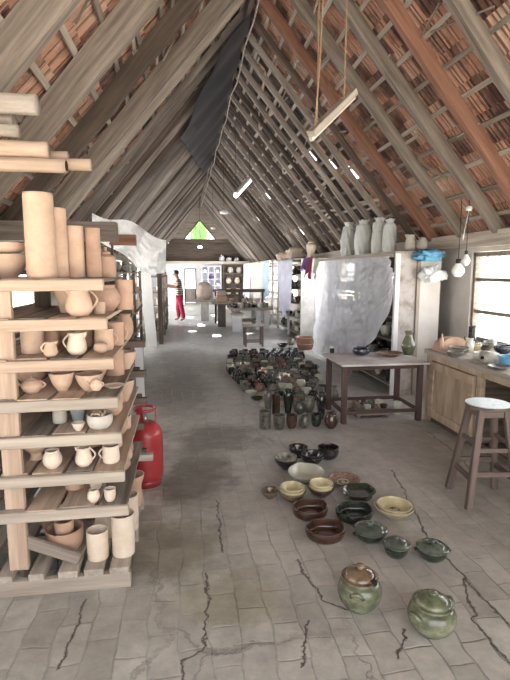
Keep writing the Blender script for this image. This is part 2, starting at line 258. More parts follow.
def tile_mat(name='terracotta_roof_tile', shaded=False):
    m, nt, b = new_mat(name); N = nt.nodes; L = nt.links
    uv = N.new('ShaderNodeUVMap'); uv.uv_map = 'tile'
    fl = N.new('ShaderNodeVectorMath'); fl.operation = 'FLOOR'; L.new(uv.outputs[0], fl.inputs[0])
    wn = N.new('ShaderNodeTexWhiteNoise'); wn.noise_dimensions = '2D'; L.new(fl.outputs[0], wn.inputs['Vector'])
    tc = N.new('ShaderNodeTexCoord'); no = N.new('ShaderNodeTexNoise'); no.inputs['Scale'].default_value = 3; no.inputs['Detail'].default_value = 8; no.inputs['Roughness'].default_value = .7; L.new(tc.outputs['Object'], no.inputs[0])
    ad = N.new('ShaderNodeMath'); ad.operation = 'MULTIPLY_ADD'; L.new(wn.outputs[0], ad.inputs[0]); ad.inputs[1].default_value = .36; L.new(no.outputs[0], ad.inputs[2])
    cr = N.new('ShaderNodeValToRGB'); e = cr.color_ramp.elements
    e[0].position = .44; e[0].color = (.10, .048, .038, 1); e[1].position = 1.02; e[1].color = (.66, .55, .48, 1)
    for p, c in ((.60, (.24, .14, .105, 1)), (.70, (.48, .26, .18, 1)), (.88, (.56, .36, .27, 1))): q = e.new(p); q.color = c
    if shaded:
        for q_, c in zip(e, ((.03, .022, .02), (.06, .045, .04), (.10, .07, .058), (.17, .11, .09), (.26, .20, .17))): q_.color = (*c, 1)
    L.new(ad.outputs[0], cr.inputs[0]); L.new(cr.outputs[0], b.inputs['Base Color']); b.inputs['Roughness'].default_value = .9
    # moulded ribs running down each tile
    sx = N.new('ShaderNodeSeparateXYZ'); L.new(uv.outputs[0], sx.inputs[0])
    f1 = N.new('ShaderNodeMath'); f1.operation = 'MULTIPLY'; f1.inputs[1].default_value = 2*PI*4; L.new(sx.outputs[0], f1.inputs[0])
    f2 = N.new('ShaderNodeMath'); f2.operation = 'SINE'; L.new(f1.outputs[0], f2.inputs[0])
    f3 = N.new('ShaderNodeMath'); f3.operation = 'MULTIPLY_ADD'; L.new(f2.outputs[0], f3.inputs[0]); f3.inputs[1].default_value = .6; L.new(no.outputs[0], f3.inputs[2])
    bp = N.new('ShaderNodeBump'); bp.inputs['Strength'].default_value = 1.0; bp.inputs['Distance'].default_value = .014; L.new(f3.outputs[0], bp.inputs['Height']); L.new(bp.outputs[0], b.inputs['Normal'])
    g1 = N.new('ShaderNodeMapRange'); g1.inputs[1].default_value = -1; g1.inputs[2].default_value = -.55; g1.inputs[3].default_value = .38; g1.inputs[4].default_value = 1; L.new(f2.outputs[0], g1.inputs[0])
    hs = N.new('ShaderNodeHueSaturation'); L.new(cr.outputs[0], hs.inputs['Color']); L.new(g1.outputs[0], hs.inputs['Value']); L.new(hs.outputs[0], b.inputs['Base Color'])
    return m
M['tile'] = tile_mat(); M['tileshade'] = tile_mat('shade_darkened_roof_tile', True)  # second copy has the far roof's shade painted into the tile colour

# ------------------------------------------------------------------ building helpers
def tag(o, label=None, cat=None, group=None, kind=None):
    if label: o['label'] = label
    if cat: o['category'] = cat
    if group: o['group'] = group
    if kind: o['kind'] = kind
    return o
def empty(name, loc, label=None, cat=None, group=None, kind=None):
    o = bpy.data.objects.new(name, None); C.objects.link(o); o.location = loc; o.empty_display_size = .1
    return tag(o, label, cat, group, kind)
def adopt(o, parent):
    if parent is not None:
        o.parent = parent; o.matrix_parent_inverse = Matrix.Translation(-Vector(parent.location))
    return o
def link_mesh(name, me, m, parent=None, smooth=False, world=True):
    if m is not None: me.materials.append(m)
    if smooth:
        for p in me.polygons: p.use_smooth = True
    o = bpy.data.objects.new(name, me); C.objects.link(o)
    if parent is not None:
        if world: adopt(o, parent)
        else: o.parent = parent
    return o
def from_bm(name, bm, m, parent=None, smooth=False, world=True):
    bmesh.ops.recalc_face_normals(bm, faces=bm.faces)
    me = bpy.data.meshes.new(name); bm.to_mesh(me); bm.free()
    return link_mesh(name, me, m, parent, smooth, world)
def box_bm(bm, lo, hi):
    r = bmesh.ops.create_cube(bm, size=1)
    for v in r['verts']:
        v.co = Vector([(lo[i]+hi[i])/2 + v.co[i]*(hi[i]-lo[i]) for i in range(3)])
def box(name, lo, hi, m, parent=None, bevel=0.0):
    """axis-aligned block, origin in its middle, grain along its long side"""
    d = [hi[i]-lo[i] for i in range(3)]; c = Vector([(hi[i]+lo[i])/2 for i in range(3)])
    ax = d.index(max(d))
    p0 = c.copy(); p1 = c.copy(); p0[ax] -= d[ax]/2; p1[ax] += d[ax]/2
    if ax == 2: return beam(name, p0, p1, d[0], d[1], m, parent, up=(0, 1, 0), bevel=bevel)
    o2 = 1-ax
    return beam(name, p0, p1, d[o2], d[2], m, parent, bevel=bevel)
def beam(name, p0, p1, w, h, m, parent=None, up=(0, 0, 1), segs=1, jit=0.0, bevel=0.0, taper=1.0):
    """board from p0 to p1; w across, h along 'up'"""
    p0 = Vector(p0); p1 = Vector(p1); d = p1-p0; ln = d.length; x = d.normalized(); u = Vector(up)
    z = (u - x*u.dot(x)).normalized(); y = z.cross(x)
    bm = bmesh.new(); rings = []
    for i in range(segs+1):
        t = i/segs; k = 1+(taper-1)*t
        oy, oz = (rnd.uniform(-jit, jit), rnd.uniform(-jit, jit)) if 0 < i < segs else (0, 0)
        rings.append([bm.verts.new((-ln/2+ln*t, a*w/2*k+oy+rnd.uniform(-jit, jit)*.3, b*h/2*k+oz+rnd.uniform(-jit, jit)*.3)) for a, b in ((-1, -1), (1, -1), (1, 1), (-1, 1))])
    for a, b in zip(rings, rings[1:]):
        for k in range(4): bm.faces.new((a[k], a[(k+1) % 4], b[(k+1) % 4], b[k]))
    bm.faces.new(rings[0][::-1]); bm.faces.new(rings[-1])
    if bevel: bmesh.ops.bevel(bm, geom=bm.edges[:], offset=bevel, segments=1, affect='EDGES')
    if name in ('post', 'upright', 'front_post', 'leg') and abs(x.z) > .95: PLACED.append((p0.x, p0.y, min(p0.z, p1.z), .5*math.hypot(w, h), ln))
    o = from_bm(name, bm, m)
    o.matrix_world = Matrix.Translation((p0+p1)/2) @ Matrix((x, y, z)).transposed().to_4x4()
    if parent is not None:
        mw = o.matrix_world.copy(); adopt(o, parent); o.matrix_basis = mw
    return o
def tube_bm(bm, pts, r, seg=8, cap=True, r1=None):
    pts = [Vector(p) for p in pts]; rings = []
    prev = None
    for i, p in enumerate(pts):
        t = (pts[min(i+1, len(pts)-1)]-pts[max(i-1, 0)]).normalized()
        a = prev if prev is not None else (Vector((0, 0, 1)) if abs(t.z) < .9 else Vector((1, 0, 0)))
        n = (a - t*a.dot(t)).normalized(); prev = n; b = t.cross(n)
        rr = r if r1 is None else r+(r1-r)*i/(len(pts)-1)
        if callable(r): rr = r(i/(len(pts)-1))
        rings.append([bm.verts.new(p+n*math.cos(2*PI*k/seg)*rr+b*math.sin(2*PI*k/seg)*rr) for k in range(seg)])
    for a, b in zip(rings, rings[1:]):
        for k in range(seg): bm.faces.new((a[k], a[(k+1) % seg], b[(k+1) % seg], b[k]))
    if cap: bm.faces.new(rings[0][::-1]); bm.faces.new(rings[-1])
def tube(name, pts, r, m, parent=None, seg=8, world=True, r1=None):
    bm = bmesh.new(); tube_bm(bm, pts, r, seg, True, r1); return from_bm(name, bm, m, parent, True, world)
def lathe_bm(bm, prof, seg=24, sx=1, sy=1, cx=0, cy=0, warp=None):
    rings = []
    for r, z in prof:
        if r < 1e-5: rings.append([bm.verts.new((cx, cy, z))]); continue
        ring = []
        for k in range(seg):
            a = 2*PI*k/seg; rr = r*(warp(a) if warp else 1)
            ring.append(bm.verts.new((cx+rr*math.cos(a)*sx, cy+rr*math.sin(a)*sy, z)))
        rings.append(ring)
    for a, b in zip(rings, rings[1:]):
        if len(a) == 1 and len(b) == 1: continue
        for k in range(seg):
            k2 = (k+1) % seg
            if len(a) == 1: bm.faces.new((a[0], b[k2], b[k]))
            elif len(b) == 1: bm.faces.new((a[k], a[k2], b[0]))
            else: bm.faces.new((a[k], a[k2], b[k2], b[k]))
def vessel(outer, t=.006):
    """closed vessel profile from an outer outline that runs base -> rim"""
    n = len(outer); inner = []
    for i in range(n-1, -1, -1):
        r, z = outer[i]
        inner.append((max(r-t, .004), max(z, outer[0][1]+t*1.3)))
    return [(0, outer[0][1])] + outer + inner + [(0, outer[0][1]+t*1.3)]
def smooth_prof(pts, n=4):
    out = []
    P = [pts[0]]+pts+[pts[-1]]
    for i in range(1, len(P)-2):
        for k in range(n):
            t = k/n; q = []
            for c in (0, 1):
                a, b_, c_, d = P[i-1][c], P[i][c], P[i+1][c], P[i+2][c]
                q.append(.5*((2*b_)+(-a+c_)*t+(2*a-5*b_+4*c_-d)*t*t+(-a+3*b_-3*c_+d)*t**3))
            out.append((max(q[0], .001), q[1]))
    out.append(pts[-1]); return out

# -------- pottery: each kind has a body (the root mesh) and parts; unit sizes R (radius) and H (height)
PROTO = {}
PLACED = []
def handle_pts(r0, z0, z1, out, side=1, n=9, r1=None):
    r1 = r0 if r1 is None else r1
    return [(side*((r0+(r1-r0)*i/(n-1))-.004+out*math.sin(PI*i/(n-1))), 0, z0+(z1-z0)*(i/(n-1)) + 0*i) for i in range(n)]
def spout_bm(bm, r, z, ln, rise, rad, side=-1):
    tube_bm(bm, [(side*(r-.01), 0, z), (side*(r+ln*.5), 0, z+rise*.35), (side*(r+ln), 0, z+rise)], rad, 8, True, rad*.5)
def build_pot(kind, R, H, m, m2):
    t = min(.008, R*.12); bm = bmesh.new(); parts = []
    warp = None
    if kind == 'bowl': prof = vessel(smooth_prof([(R*.42, 0), (R*.45, H*.07), (R*.75, H*.4), (R*.96, H*.8), (R, H)]), t)
    elif kind == 'deepbowl': prof = vessel(smooth_prof([(R*.6, 0), (R*.85, H*.2), (R, H*.55), (R*.97, H*.85), (R, H)]), t)
    elif kind == 'round': prof = vessel(smooth_prof([(R*.5, 0), (R*.9, H*.25), (R, H*.5), (R*.85, H*.78), (R*.68, H*.9), (R*.76, H)]), t)
    elif kind == 'cylinder': prof = vessel(smooth_prof([(R*.92, 0), (R*.95, H*.1), (R*.96, H*.5), (R*.97, H*.9), (R, H)], 2), t)
    elif kind == 'tube': prof = vessel([(R*.98, 0), (R, H*.02), (R*.99, H*.5), (R*.97, H*.97), (R*.96, H)], t)
    elif kind in ('mug', 'jug', 'teacup'):
        if kind == 'jug': prof = vessel(smooth_prof([(R*.6, 0), (R*.95, H*.18), (R, H*.38), (R*.82, H*.7), (R*.74, H*.86), (R*.86, H)]), t)
        else: prof = vessel(smooth_prof([(R*.8, 0), (R*.95, H*.1), (R, H*.4), (R*.95, H*.8), (R, H)]), t)
        if kind == 'jug': warp = None
    elif kind == 'goblet': prof = vessel(smooth_prof([(R*.5, 0), (R*.42, H*.2), (R*.5, H*.35), (R*.95, H*.6), (R, H*.85), (R*.98, H)]), t)
    elif kind == 'vase': prof = vessel(smooth_prof([(R*.6, 0), (R*.95, H*.25), (R, H*.42), (R*.6, H*.72), (R*.45, H*.85), (R*.68, H)]), t)
    elif kind == 'tallvase': prof = vessel(smooth_prof([(R*.6, 0), (R*.75, H*.3), (R, H*.7), (R*.85, H*.88), (R*.6, H*.94), (R*.75, H)]), t)
    elif kind == 'flare': prof = vessel(smooth_prof([(R*.7, 0), (R*.78, H*.25), (R*.72, H*.6), (R*.95, H*.9), (R, H)]), t)
    elif kind == 'bottle': prof = vessel(smooth_prof([(R*.9, 0), (R, H*.1), (R, H*.5), (R*.8, H*.68), (R*.35, H*.8), (R*.3, H*.95), (R*.36, H)]), t)
    elif kind == 'plate': prof = vessel(smooth_prof([(R*.55, 0), (R*.62, H*.3), (R*.9, H*.7), (R, H)]), min(t, H*.35))
    elif kind == 'leaf':
        prof = vessel(smooth_prof([(R*.5, 0), (R*.75, H*.35), (R*.93, H*.75), (R, H)]), t*.8)
        warp = lambda a: 1+.16*math.exp(-((a-.5)/.25)**2)+.05*math.cos(2*a)
    elif kind == 'dish':   # low straight-sided serving dish with one drawn-out corner
        prof = vessel(smooth_prof([(R*.8, 0), (R*.93, H*.2), (R, H*.7), (R*.98, H)]), t)
        warp = lambda a: 1+.17*math.exp(-((a-.6)/.3)**2)+.05*math.cos(2*a)
    elif kind == 'casserole': prof = vessel(smooth_prof([(R*.6, 0), (R*.85, H*.25), (R*.97, H*.6), (R*.93, H*.66)]), t)
    elif kind in ('jar', 'ginger'): prof = vessel(smooth_prof([(R*.52, 0), (R*.6, H*.03), (R*.9, H*.22), (R, H*.42), (R*.90, H*.60), (R*.74, H*.66), (R*.74, H*.70)]), t)
    elif kind == 'canister': prof = [(0, 0)]+smooth_prof([(R*.95, 0), (R, H*.05), (R, H*.55), (R*.96, H*.66), (R*.6, H*.73), (R*.45, H*.75), (R*.5, H*.8), (R*.2, H*.86), (R*.16, H*.93), (R*.2, H*.97)])+[(0, H)]
    elif kind == 'teapot': prof = vessel(smooth_prof([(R*.6, 0), (R*.95, H*.3), (R, H*.5), (R*.7, H*.75), (R*.5, H*.8)]), t)
    elif kind == 'lid': prof = [(0, 0)]+smooth_prof([(R, 0), (R*.97, H*.12), (R*.7, H*.6), (R*.25, H*.75), (R*.16, H*.8), (R*.22, H*.92), (R*.12, H)])+[(0, H)]
    elif kind == 'ball': prof = [(0, 0)]+smooth_prof([(R*.4, 0), (R*.9, H*.25), (R, H*.5), (R*.85, H*.8), (R*.4, H*.97)])+[(0, H)]
    lathe_bm(bm, prof, 24 if R > .05 else 16, warp=warp)
    body = from_bm(NAMES[kind], bm, m, None, True)
    def sub(name, fn, mm=None):
        b2 = bmesh.new(); fn(b2); return from_bm(name, b2, mm or m, body, True, world=False)
    hr = max(.0045, R*.09)
    if kind in ('mug', 'teacup'): sub('handle', lambda b: tube_bm(b, handle_pts(R*.95, H*.22, H*.82, R*.5), hr))
    if kind == 'jug':
        sub('handle', lambda b: tube_bm(b, handle_pts(R*.93, H*.25, H*.92, R*.55, r1=R*.8), hr))
        sub('spout', lambda b: lathe_bm(b, [(.001, H*.72), (R*.2, H*.88), (R*.30, H*1.04), (R*.24, H*1.03), (R*.1, H*.85), (.001, H*.78)], 10, cx=-R*.74, sx=1.2))
    if kind == 'teapot':
        sub('handle', lambda b: tube_bm(b, handle_pts(R*.85, H*.25, H*.68, R*.5), hr))
        sub('spout', lambda b: spout_bm(b, R*.85, H*.35, R*.55, H*.38, R*.17))
        sub('lid', lambda b: lathe_bm(b, [(0, H*.77)]+smooth_prof([(R*.52, H*.79), (R*.4, H*.86), (R*.12, H*.9), (R*.14, H*.96), (R*.06, H)])+[(0, H)], 16))
    if kind == 'casserole':
        L_ = sub('lid', lambda b: lathe_bm(b, [(0, H*.66)]+smooth_prof([(R*1.04, H*.66), (R*1.04, H*.70), (R*.93, H*.74), (R*.7, H*.90), (R*.2, H*.98)])+[(0, H*.9)], 28), m2)
        b2 = bmesh.new(); lathe_bm(b2, [(0, H*.95), (R*.2, H*.96), (R*.14, H*.96+R*.07), (R*.24, H*.96+R*.15), (R*.17, H*.96+R*.22), (0, H*.96+R*.24)], 14); k = from_bm('knob', b2, m2 or m, L_, True, world=False)
        for s in (1, -1): sub('handle', lambda b: tube_bm(b, [(s*R*.9, -R*.18, H*.5), (s*R*1.1, -R*.1, H*.54), (s*R*1.1, R*.1, H*.54), (s*R*.9, R*.18, H*.5)], hr*.9))
    if kind in ('jar', 'ginger'):
        L_ = sub('lid', lambda b: lathe_bm(b, [(0, H*.70)]+smooth_prof([(R*.78, H*.705), (R*.84, H*.715), (R*.83, H*.74), (R*.72, H*.755), (R*.60, H*.83), (R*.2, H*.9)])+[(0, H*.9)], 24), m2)
        if kind == 'jar':   # square ladle notch in the lid's edge
            b2 = bmesh.new(); box_bm(b2, (R*.60, -R*.11, H*.70), (R*.86, R*.11, H*.80)); bmesh.ops.rotate(b2, verts=b2.verts, cent=(0, 0, 0), matrix=Matrix.Rotation(-2.1, 3, 'Z')); from_bm('ladle_notch', b2, M['dark'], L_, False, world=False)
        b2 = bmesh.new(); lathe_bm(b2, [(0, H*.88), (R*.15, H*.89), (R*.12, H*.92), (R*.21, H*.955), (R*.17, H*.99), (0, H)], 16); from_bm('knob', b2, m2 or m, L_, True, world=False)
        for s in (1, -1):
            sub('handle', lambda b: tube_bm(b, [(s*R*.93, -R*.26, H*.50), (s*R*1.08, -R*.15, H*.60), (s*R*1.12, 0, H*.63), (s*R*1.08, R*.15, H*.60), (s*R*.93, R*.26, H*.50)], hr*.9))
    if kind == 'jar':
        pass
    return body
NAMES = dict(bowl='bowl', deepbowl='deep_bowl', round='round_pot', cylinder='cylinder_pot', tube='clay_tube', mug='mug', jug='jug', teacup='teacup', goblet='footed_cup',
             vase='vase', tallvase='tall_vase', flare='flared_pot', bottle='bottle', plate='plate', leaf='leaf_dish', dish='serving_dish', casserole='lidded_casserole',
             jar='lidded_jar', ginger='lidded_jar', teapot='teapot', lid='pot_lid', ball='clay_ball', canister='canister')
CATS = dict(bowl='bowl', deepbowl='bowl', round='pot', cylinder='pot', tube='clay cylinder', mug='mug', jug='jug', teacup='cup', goblet='cup', vase='vase', tallvase='vase', flare='pot',
            bottle='bottle', plate='plate', leaf='dish', dish='dish', casserole='casserole', jar='jar', ginger='jar', teapot='teapot', lid='lid', ball='pot', canister='canister')
def copy_tree(o, parent=None):
    c = o.copy(); C.objects.link(c)
    if parent is not None: c.parent = parent
    for ch in o.children: copy_tree(ch, c)
    return c
def free(x, y, z, r, h):
    return all(z+h <= c[2]+.001 or z >= c[2]+c[4]-.001 or (x-c[0])**2+(y-c[1])**2 > (r+c[3])**2 for c in PLACED)
def reff(kind, R): return R*{'mug': 1.48, 'teacup': 1.48, 'jug': 1.45, 'teapot': 1.5, 'leaf': 1.2, 'dish': 1.2, 'casserole': 1.15, 'jar': 1.15, 'ginger': 1.15}.get(kind, 1.0)+.001
def settle(kind, R, H, loc, dirs=((0, 1),)):
    """nudge a spot until nothing else stands in it; None if there is no room"""
    x, y, z = loc; r = reff(kind, R)
    for st in range(0, 26):
        for d in dirs:
            if free(x+d[0]*st*.01, y+d[1]*st*.01, z, r, H): return Vector((x+d[0]*st*.01, y+d[1]*st*.01, z))
    return None
def pot(kind, R, H, m, loc, label, rot=0, group=None, m2=None, tilt=None):
    PLACED.append((loc[0], loc[1], loc[2], reff(kind, R), H))
    loc = (loc[0], loc[1], loc[2]+.0009)
    key = (kind, round(R, 3), round(H, 3), m, m2)
    if key in PROTO: o = copy_tree(PROTO[key])
    else: o = build_pot(kind, R, H, M[m], M[m2] if m2 else None); PROTO[key] = o
    if 'group' in o: del o['group']
    o.location = loc; o.rotation_euler = (tilt[0] if tilt else 0, tilt[1] if tilt else 0, rot)
    tag(o, label, CATS[kind], group); return o
def soft(name, lo, hi, m, label=None, cat=None, parent=None, rough=.15, group=None, seed=0):
    """lumpy rounded bundle filling the given box"""
    bm = bmesh.new(); bmesh.ops.create_icosphere(bm, subdivisions=4, radius=1)
    c = (Vector(lo)+Vector(hi))/2; s = (Vector(hi)-Vector(lo))/2
    for v in bm.verts:
        n = v.co.normalized(); k = 1+rough*noise.noise(n*2.2+Vector((seed, 0, 0)))+rough*.4*noise.noise(n*6+Vector((0, seed, 0)))
        q = Vector([math.copysign(abs(n[i])**.8, n[i]) for i in range(3)])*k
        v.co = Vector((q.x*s.x, q.y*s.y, max(q.z, -.93)*s.z))
    o = from_bm(name, bm, m, None, True); o.location = c - Vector((0, 0, -.0)); o.location.z = lo[2]+s.z*.93
    if parent: adopt(o, parent)
    return tag(o, label, cat, group)
def sheet(name, fn, nu, nv, m, parent=None, label=None, cat=None, thick=0.0, group=None):
    bm = bmesh.new(); g = [[bm.verts.new(fn(i/nu, j/nv)) for i in range(nu+1)] for j in range(nv+1)]
    for j in range(nv):
        for i in range(nu): bm.faces.new((g[j][i], g[j][i+1], g[j+1][i+1], g[j+1][i]))
    o = from_bm(name, bm, m, parent, True)
    if thick: md = o.modifiers.new('thickness', 'SOLIDIFY'); md.thickness = thick
    return tag(o, label, cat, group)

# ================================================================== THE BUILDING
RX, RZ = .90, 5.09                 # ridge
ER, EL, EZ = 3.45, -1.65, 2.05     # eaves
YB, YF = 26.0, -1.5
SL = (RZ-EZ)/(ER-RX); ANG = math.atan(SL); SLEN = math.hypot(ER-RX, RZ-EZ)
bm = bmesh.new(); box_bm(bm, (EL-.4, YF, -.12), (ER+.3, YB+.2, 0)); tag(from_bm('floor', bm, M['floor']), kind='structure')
bm = bmesh.new(); box_bm(bm, (-60, -60, -.4), (60, 90, -.13)); tag(from_bm('ground', bm, M['ground']), kind='structure')

def wall_long(name, X0, X1, opens, m):
    """side wall with openings (y0,y1,z0,z1)"""
    bm = bmesh.new(); y = YF
    for (a, b, z0, z1) in opens:
        if a > y: box_bm(bm, (X0, y, 0), (X1, a, EZ-.15))
        box_bm(bm, (X0, a, 0), (X1, b, z0))
        if z1 < EZ-.15: box_bm(bm, (X0, a, z1), (X1, b, EZ-.15))
        y = b
    box_bm(bm, (X0, y, 0), (X1, YB, EZ-.15))
    return tag(from_bm(name, bm, m), kind='structure')
wall_long('wall_right', ER, ER+.15, [(1.9, 5.56, .78, 1.84), (9.2, 10.7, .8, 1.84), (14.5, 17, .8, 1.84), (17.6, 20.5, .8, 1.84), (21, 24, .8, 1.84)], M['plaster'])
wall_long('wall_left', EL-.25, EL-.10, [(0, 2.2, .8, 1.8), (4.2, 4.9, .9, 1.5), (5.0, 6.6, .9, 1.62), (8, 9.6, .8, 1.84), (11, 14, .8, 1.84), (14.6, 19, .8, 1.84), (19.6, 24.5, .8, 1.84)], M['plaster'])
def window(n, X, y0, y1, z0, z1, rails, mullions, m, t=.05):
    e = empty('window_%d' % n, (X, (y0+y1)/2, z0), kind='structure')
    bm = bmesh.new()
    for (a, b, c, d) in ((y0, y1, z0, z0+t), (y0, y1, z1-t, z1), (y0, y0+t, z0, z1), (y1-t, y1, z0, z1)):
        box_bm(bm, (X-.04, a, c), (X+.04, b, d))
    from_bm('frame', bm, m, e)
    for z in rails: box('rail', (X-.025, y0+t, z-.02), (X+.025, y1-t, z+.02), m, e)
    for y in mullions: box('mullion', (X-.03, y-.03, z0+t), (X+.03, y+.03, z1-t), m, e)
    bm = bmesh.new(); box_bm(bm, (X-.003, y0+t, z0+t), (X+.003, y1-t, z1-t)); from_bm('pane', bm, M['glass'], e)
window(1, ER+.06, 1.95, 5.55, .785, 1.83, (1.13, 1.51), (3.85,), M['wgrey'])
window(2, ER+.06, 9.2, 10.7, .8, 1.84, (1.15, 1.5), (), M['wgrey'])
window(3, ER+.06, 14.5, 17, .8, 1.84, (1.15, 1.5), (15.7,), M['wgrey'])
window(4, ER+.06, 17.6, 20.5, .8, 1.84, (1.15, 1.5), (19,), M['wgrey'])
window(5, EL-.17, 4.2, 4.9, .9, 1.5, (), (), M['wdark'])
window(6, EL-.17, 5.0, 6.6, .9, 1.62, (1.2,), (), M['wdark'])
window(7, EL-.17, 11, 14, .8, 1.84, (1.15, 1.5), (12.5,), M['wgrey'])
window(8, EL-.17, 14.6, 19, .8, 1.84, (1.15, 1.5), (16, 17.5), M['wgrey'])

# wall plates (squared timbers the rafters stand on)
tag(beam('trim_1', (ER-.02, YF, 1.97), (ER-.02, YB, 1.97), .16, .17, M['wgrey2'], segs=40, jit=.006), kind='structure')
tag(beam('trim_2', (EL-.02, YF, 1.97), (EL-.02, YB, 1.97), .16, .17, M['wgrey'], segs=40, jit=.006), kind='structure')

# roof: tiles with a few gone, battens, rafters, ridge
ceil = empty('ceiling', (RX, 12, RZ), kind='structure')
def plane_pt(side, s, Y, off=0.0):
    """point on a slope: s metres down from the ridge, off = height above the rafter backs, square to the slope"""
    c, sn = math.cos(ANG), math.sin(ANG)
    return Vector((RX+side*(c*s+sn*off), Y, RZ-sn*s+c*off))
TW, TL = .25, .31
holes = set()
def add_hole(tx, ty, tz=0, wide=1):
    p = Vector((tx, ty, tz))     # where the sun should land: find the tile above
    # right slope: z = RZ - SL*(x-RX)
    t = (RZ-SL*(p.x-RX)-p.z)/(SUND.z+SL*SUND.x); q = p+SUND*t
    side = 1
    if q.x < RX: t = (RZ+SL*(p.x-RX)-p.z)/(SUND.z-SL*SUND.x); q = p+SUND*t; side = -1
    s = abs(q.x-RX)/math.cos(ANG); i = int(q.y/TW); j = int(s/TL)
    for k in range(wide): holes.add((side, i+k, j))
for a in ((1.0, 7.35, .1, 1), (.85, 7.9, .1, 1), (1.3, 6.9, .1, 1), (1.9, 11.9, 0, 2), (2.0, 13.2, 0, 1), (.9, 12.2, 0, 2), (.4, 14.6, 0, 3), (1.1, 15.6, 0, 2), (.2, 17.3, 0, 3), (1.2, 18.2, 0, 3), (1.8, 12.6, 0, 1), (.1, 13.4, 0, 1)): add_hole(*a)
for side in (1, -1):
    bm = bmesh.new(); uvl = bm.loops.layers.uv.new('tile')
    prof = [(-.06, .012), (0, .0), (.16, .0), (.22, .022), (.32, .022), (.38, .004), (.62, .004), (.68, .022), (.78, .022), (.84, 0), (1, 0), (1.05, -.004)]
    i0, i1 = int(YF/TW)-1, int((YB+.3)/TW)
    for i in range(i0, i1):
        for j in range(0, 14):
            if (side, i, j) in holes: continue
            ra, rb = rnd.uniform(-.006, .006), rnd.uniform(-.012, .012)
            top = []; bot = []
            for (u, h) in prof:
                top.append(bm.verts.new(plane_pt(side, j*TL-.05, (i+u)*TW, .05+h+ra)))
                bot.append(bm.verts.new(plane_pt(side, (j+1)*TL+.03+rb, (i+u)*TW, .075+h+ra)))
            for k in range(len(prof)-1):
                f = bm.faces.new((top[k], top[k+1], bot[k+1], bot[k]))
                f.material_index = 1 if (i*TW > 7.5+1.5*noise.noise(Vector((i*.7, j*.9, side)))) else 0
                us = [min(.985, max(.015, prof[k][0])), min(.985, max(.015, prof[k+1][0]))]
                for l in f.loops:
                    kk = 1 if l.vert in (top[k+1], bot[k+1]) else 0; l[uvl].uv = (i+40+us[kk], j+(.02 if l.vert in (top[k], top[k+1]) else .98))
    me = bpy.data.meshes.new('tiles'); bm.to_mesh(me); bm.free()
    link_mesh('roof_tiles', me, M['tile'], ceil); me.materials.append(M['tileshade'])
    for j in range(0, 14):
        s = j*TL+.05
        a = plane_pt(side, s, YF, .03); b = plane_pt(side, s, YB, .03)
        beam('batten', a, b, .045, .026, M['wgrey2' if rnd.random() < .6 else 'wgrey'], ceil, up=(side*math.sin(ANG), 0, math.cos(ANG)), segs=60, jit=.006)
lr = random.Random(9)
for k in range(90):
    side = lr.choice((1, 1, -1)); Y = lr.uniform(2.5, 11); s0 = lr.uniform(.3, 3.4); ln = lr.uniform(.25, .8); tilt = lr.uniform(-.25, .25) if lr.random() < .7 else lr.uniform(-1.2, 1.2)
    a = plane_pt(side, s0, Y, .004); b = plane_pt(side, min(3.9, max(.1, s0+ln*math.sin(tilt))), Y+ln*math.cos(tilt), .004)
    beam('lath', a, b, lr.uniform(.012, .04), .014, M[lr.choice(['wgrey2', 'wwarm', 'wgrey'])], ceil, up=(side*math.sin(ANG), 0, math.cos(ANG)))
def rafter(side, Y, w, h, m):
    s1 = SLEN+.05; n = Vector((side*math.sin(ANG), 0, math.cos(ANG)))
    sk = rnd.uniform(-.03, .03)
    a = plane_pt(side, 0.03, Y+sk, .018-h/2); b = plane_pt(side, s1, Y-sk, .018-h/2)
    beam('rafter', a, b, w, h, M[m], ceil, up=n, segs=8, jit=.008)
ys = [2.45, 3.1, 3.75, 4.42, 5.0, 5.7, 6.4]; y = 7.0
while y < YB-.1: ys.append(y); y += .50+rnd.uniform(-.05, .05)
for i, y in enumerate([-.9, -.1, .7, 1.6]+ys):
    m = {3.75: 'wgrey', 4.42: 'wred', 5.0: 'wgrey', 6.4: 'wred', 5.7: 'wgrey'}.get(y, rnd.choice(['raf', 'raf', 'raf', 'wdark', 'wred']) if y < 12 else rnd.choice(['raf', 'raf', 'wdark']))
    rafter(1, y, .08 if y < 7 else .055, .12 if y < 7 else .08, m)
ys = [2.2, 3.05, 4.0, 4.9, 5.7, 6.4]; y = 7.0
while y < YB-.1: ys.append(y); y += .50+rnd.uniform(-.05, .05)
for i, y in enumerate([-1, -.2, .6, 1.4]+ys):
    m = {4.9: 'wdark', 3.05: 'wgrey', 4.0: 'wgrey', 5.7: 'wgrey', 6.4: 'wgrey2'}.get(y, rnd.choice(['raf', 'raf', 'wdark', 'raf']) if y < 12 else rnd.choice(['raf', 'raf', 'wdark']))
    rafter(-1, y, .085 if y < 7 else .055, .20 if y < 4.2 else (.16 if y < 6 else .09), m)
beam('ridge_beam', (RX, YF, RZ-.13), (RX, YB, RZ-.13), .06, .2, M['wdark'], ceil, segs=30, jit=.008)
# dark sheet lining under the tiles by the ridge, left slope
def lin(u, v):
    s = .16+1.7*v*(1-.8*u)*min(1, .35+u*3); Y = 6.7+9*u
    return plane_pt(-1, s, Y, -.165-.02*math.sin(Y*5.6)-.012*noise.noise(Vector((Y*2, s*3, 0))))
sheet('lining_sheet', lin, 120, 12, M['lining'], ceil)
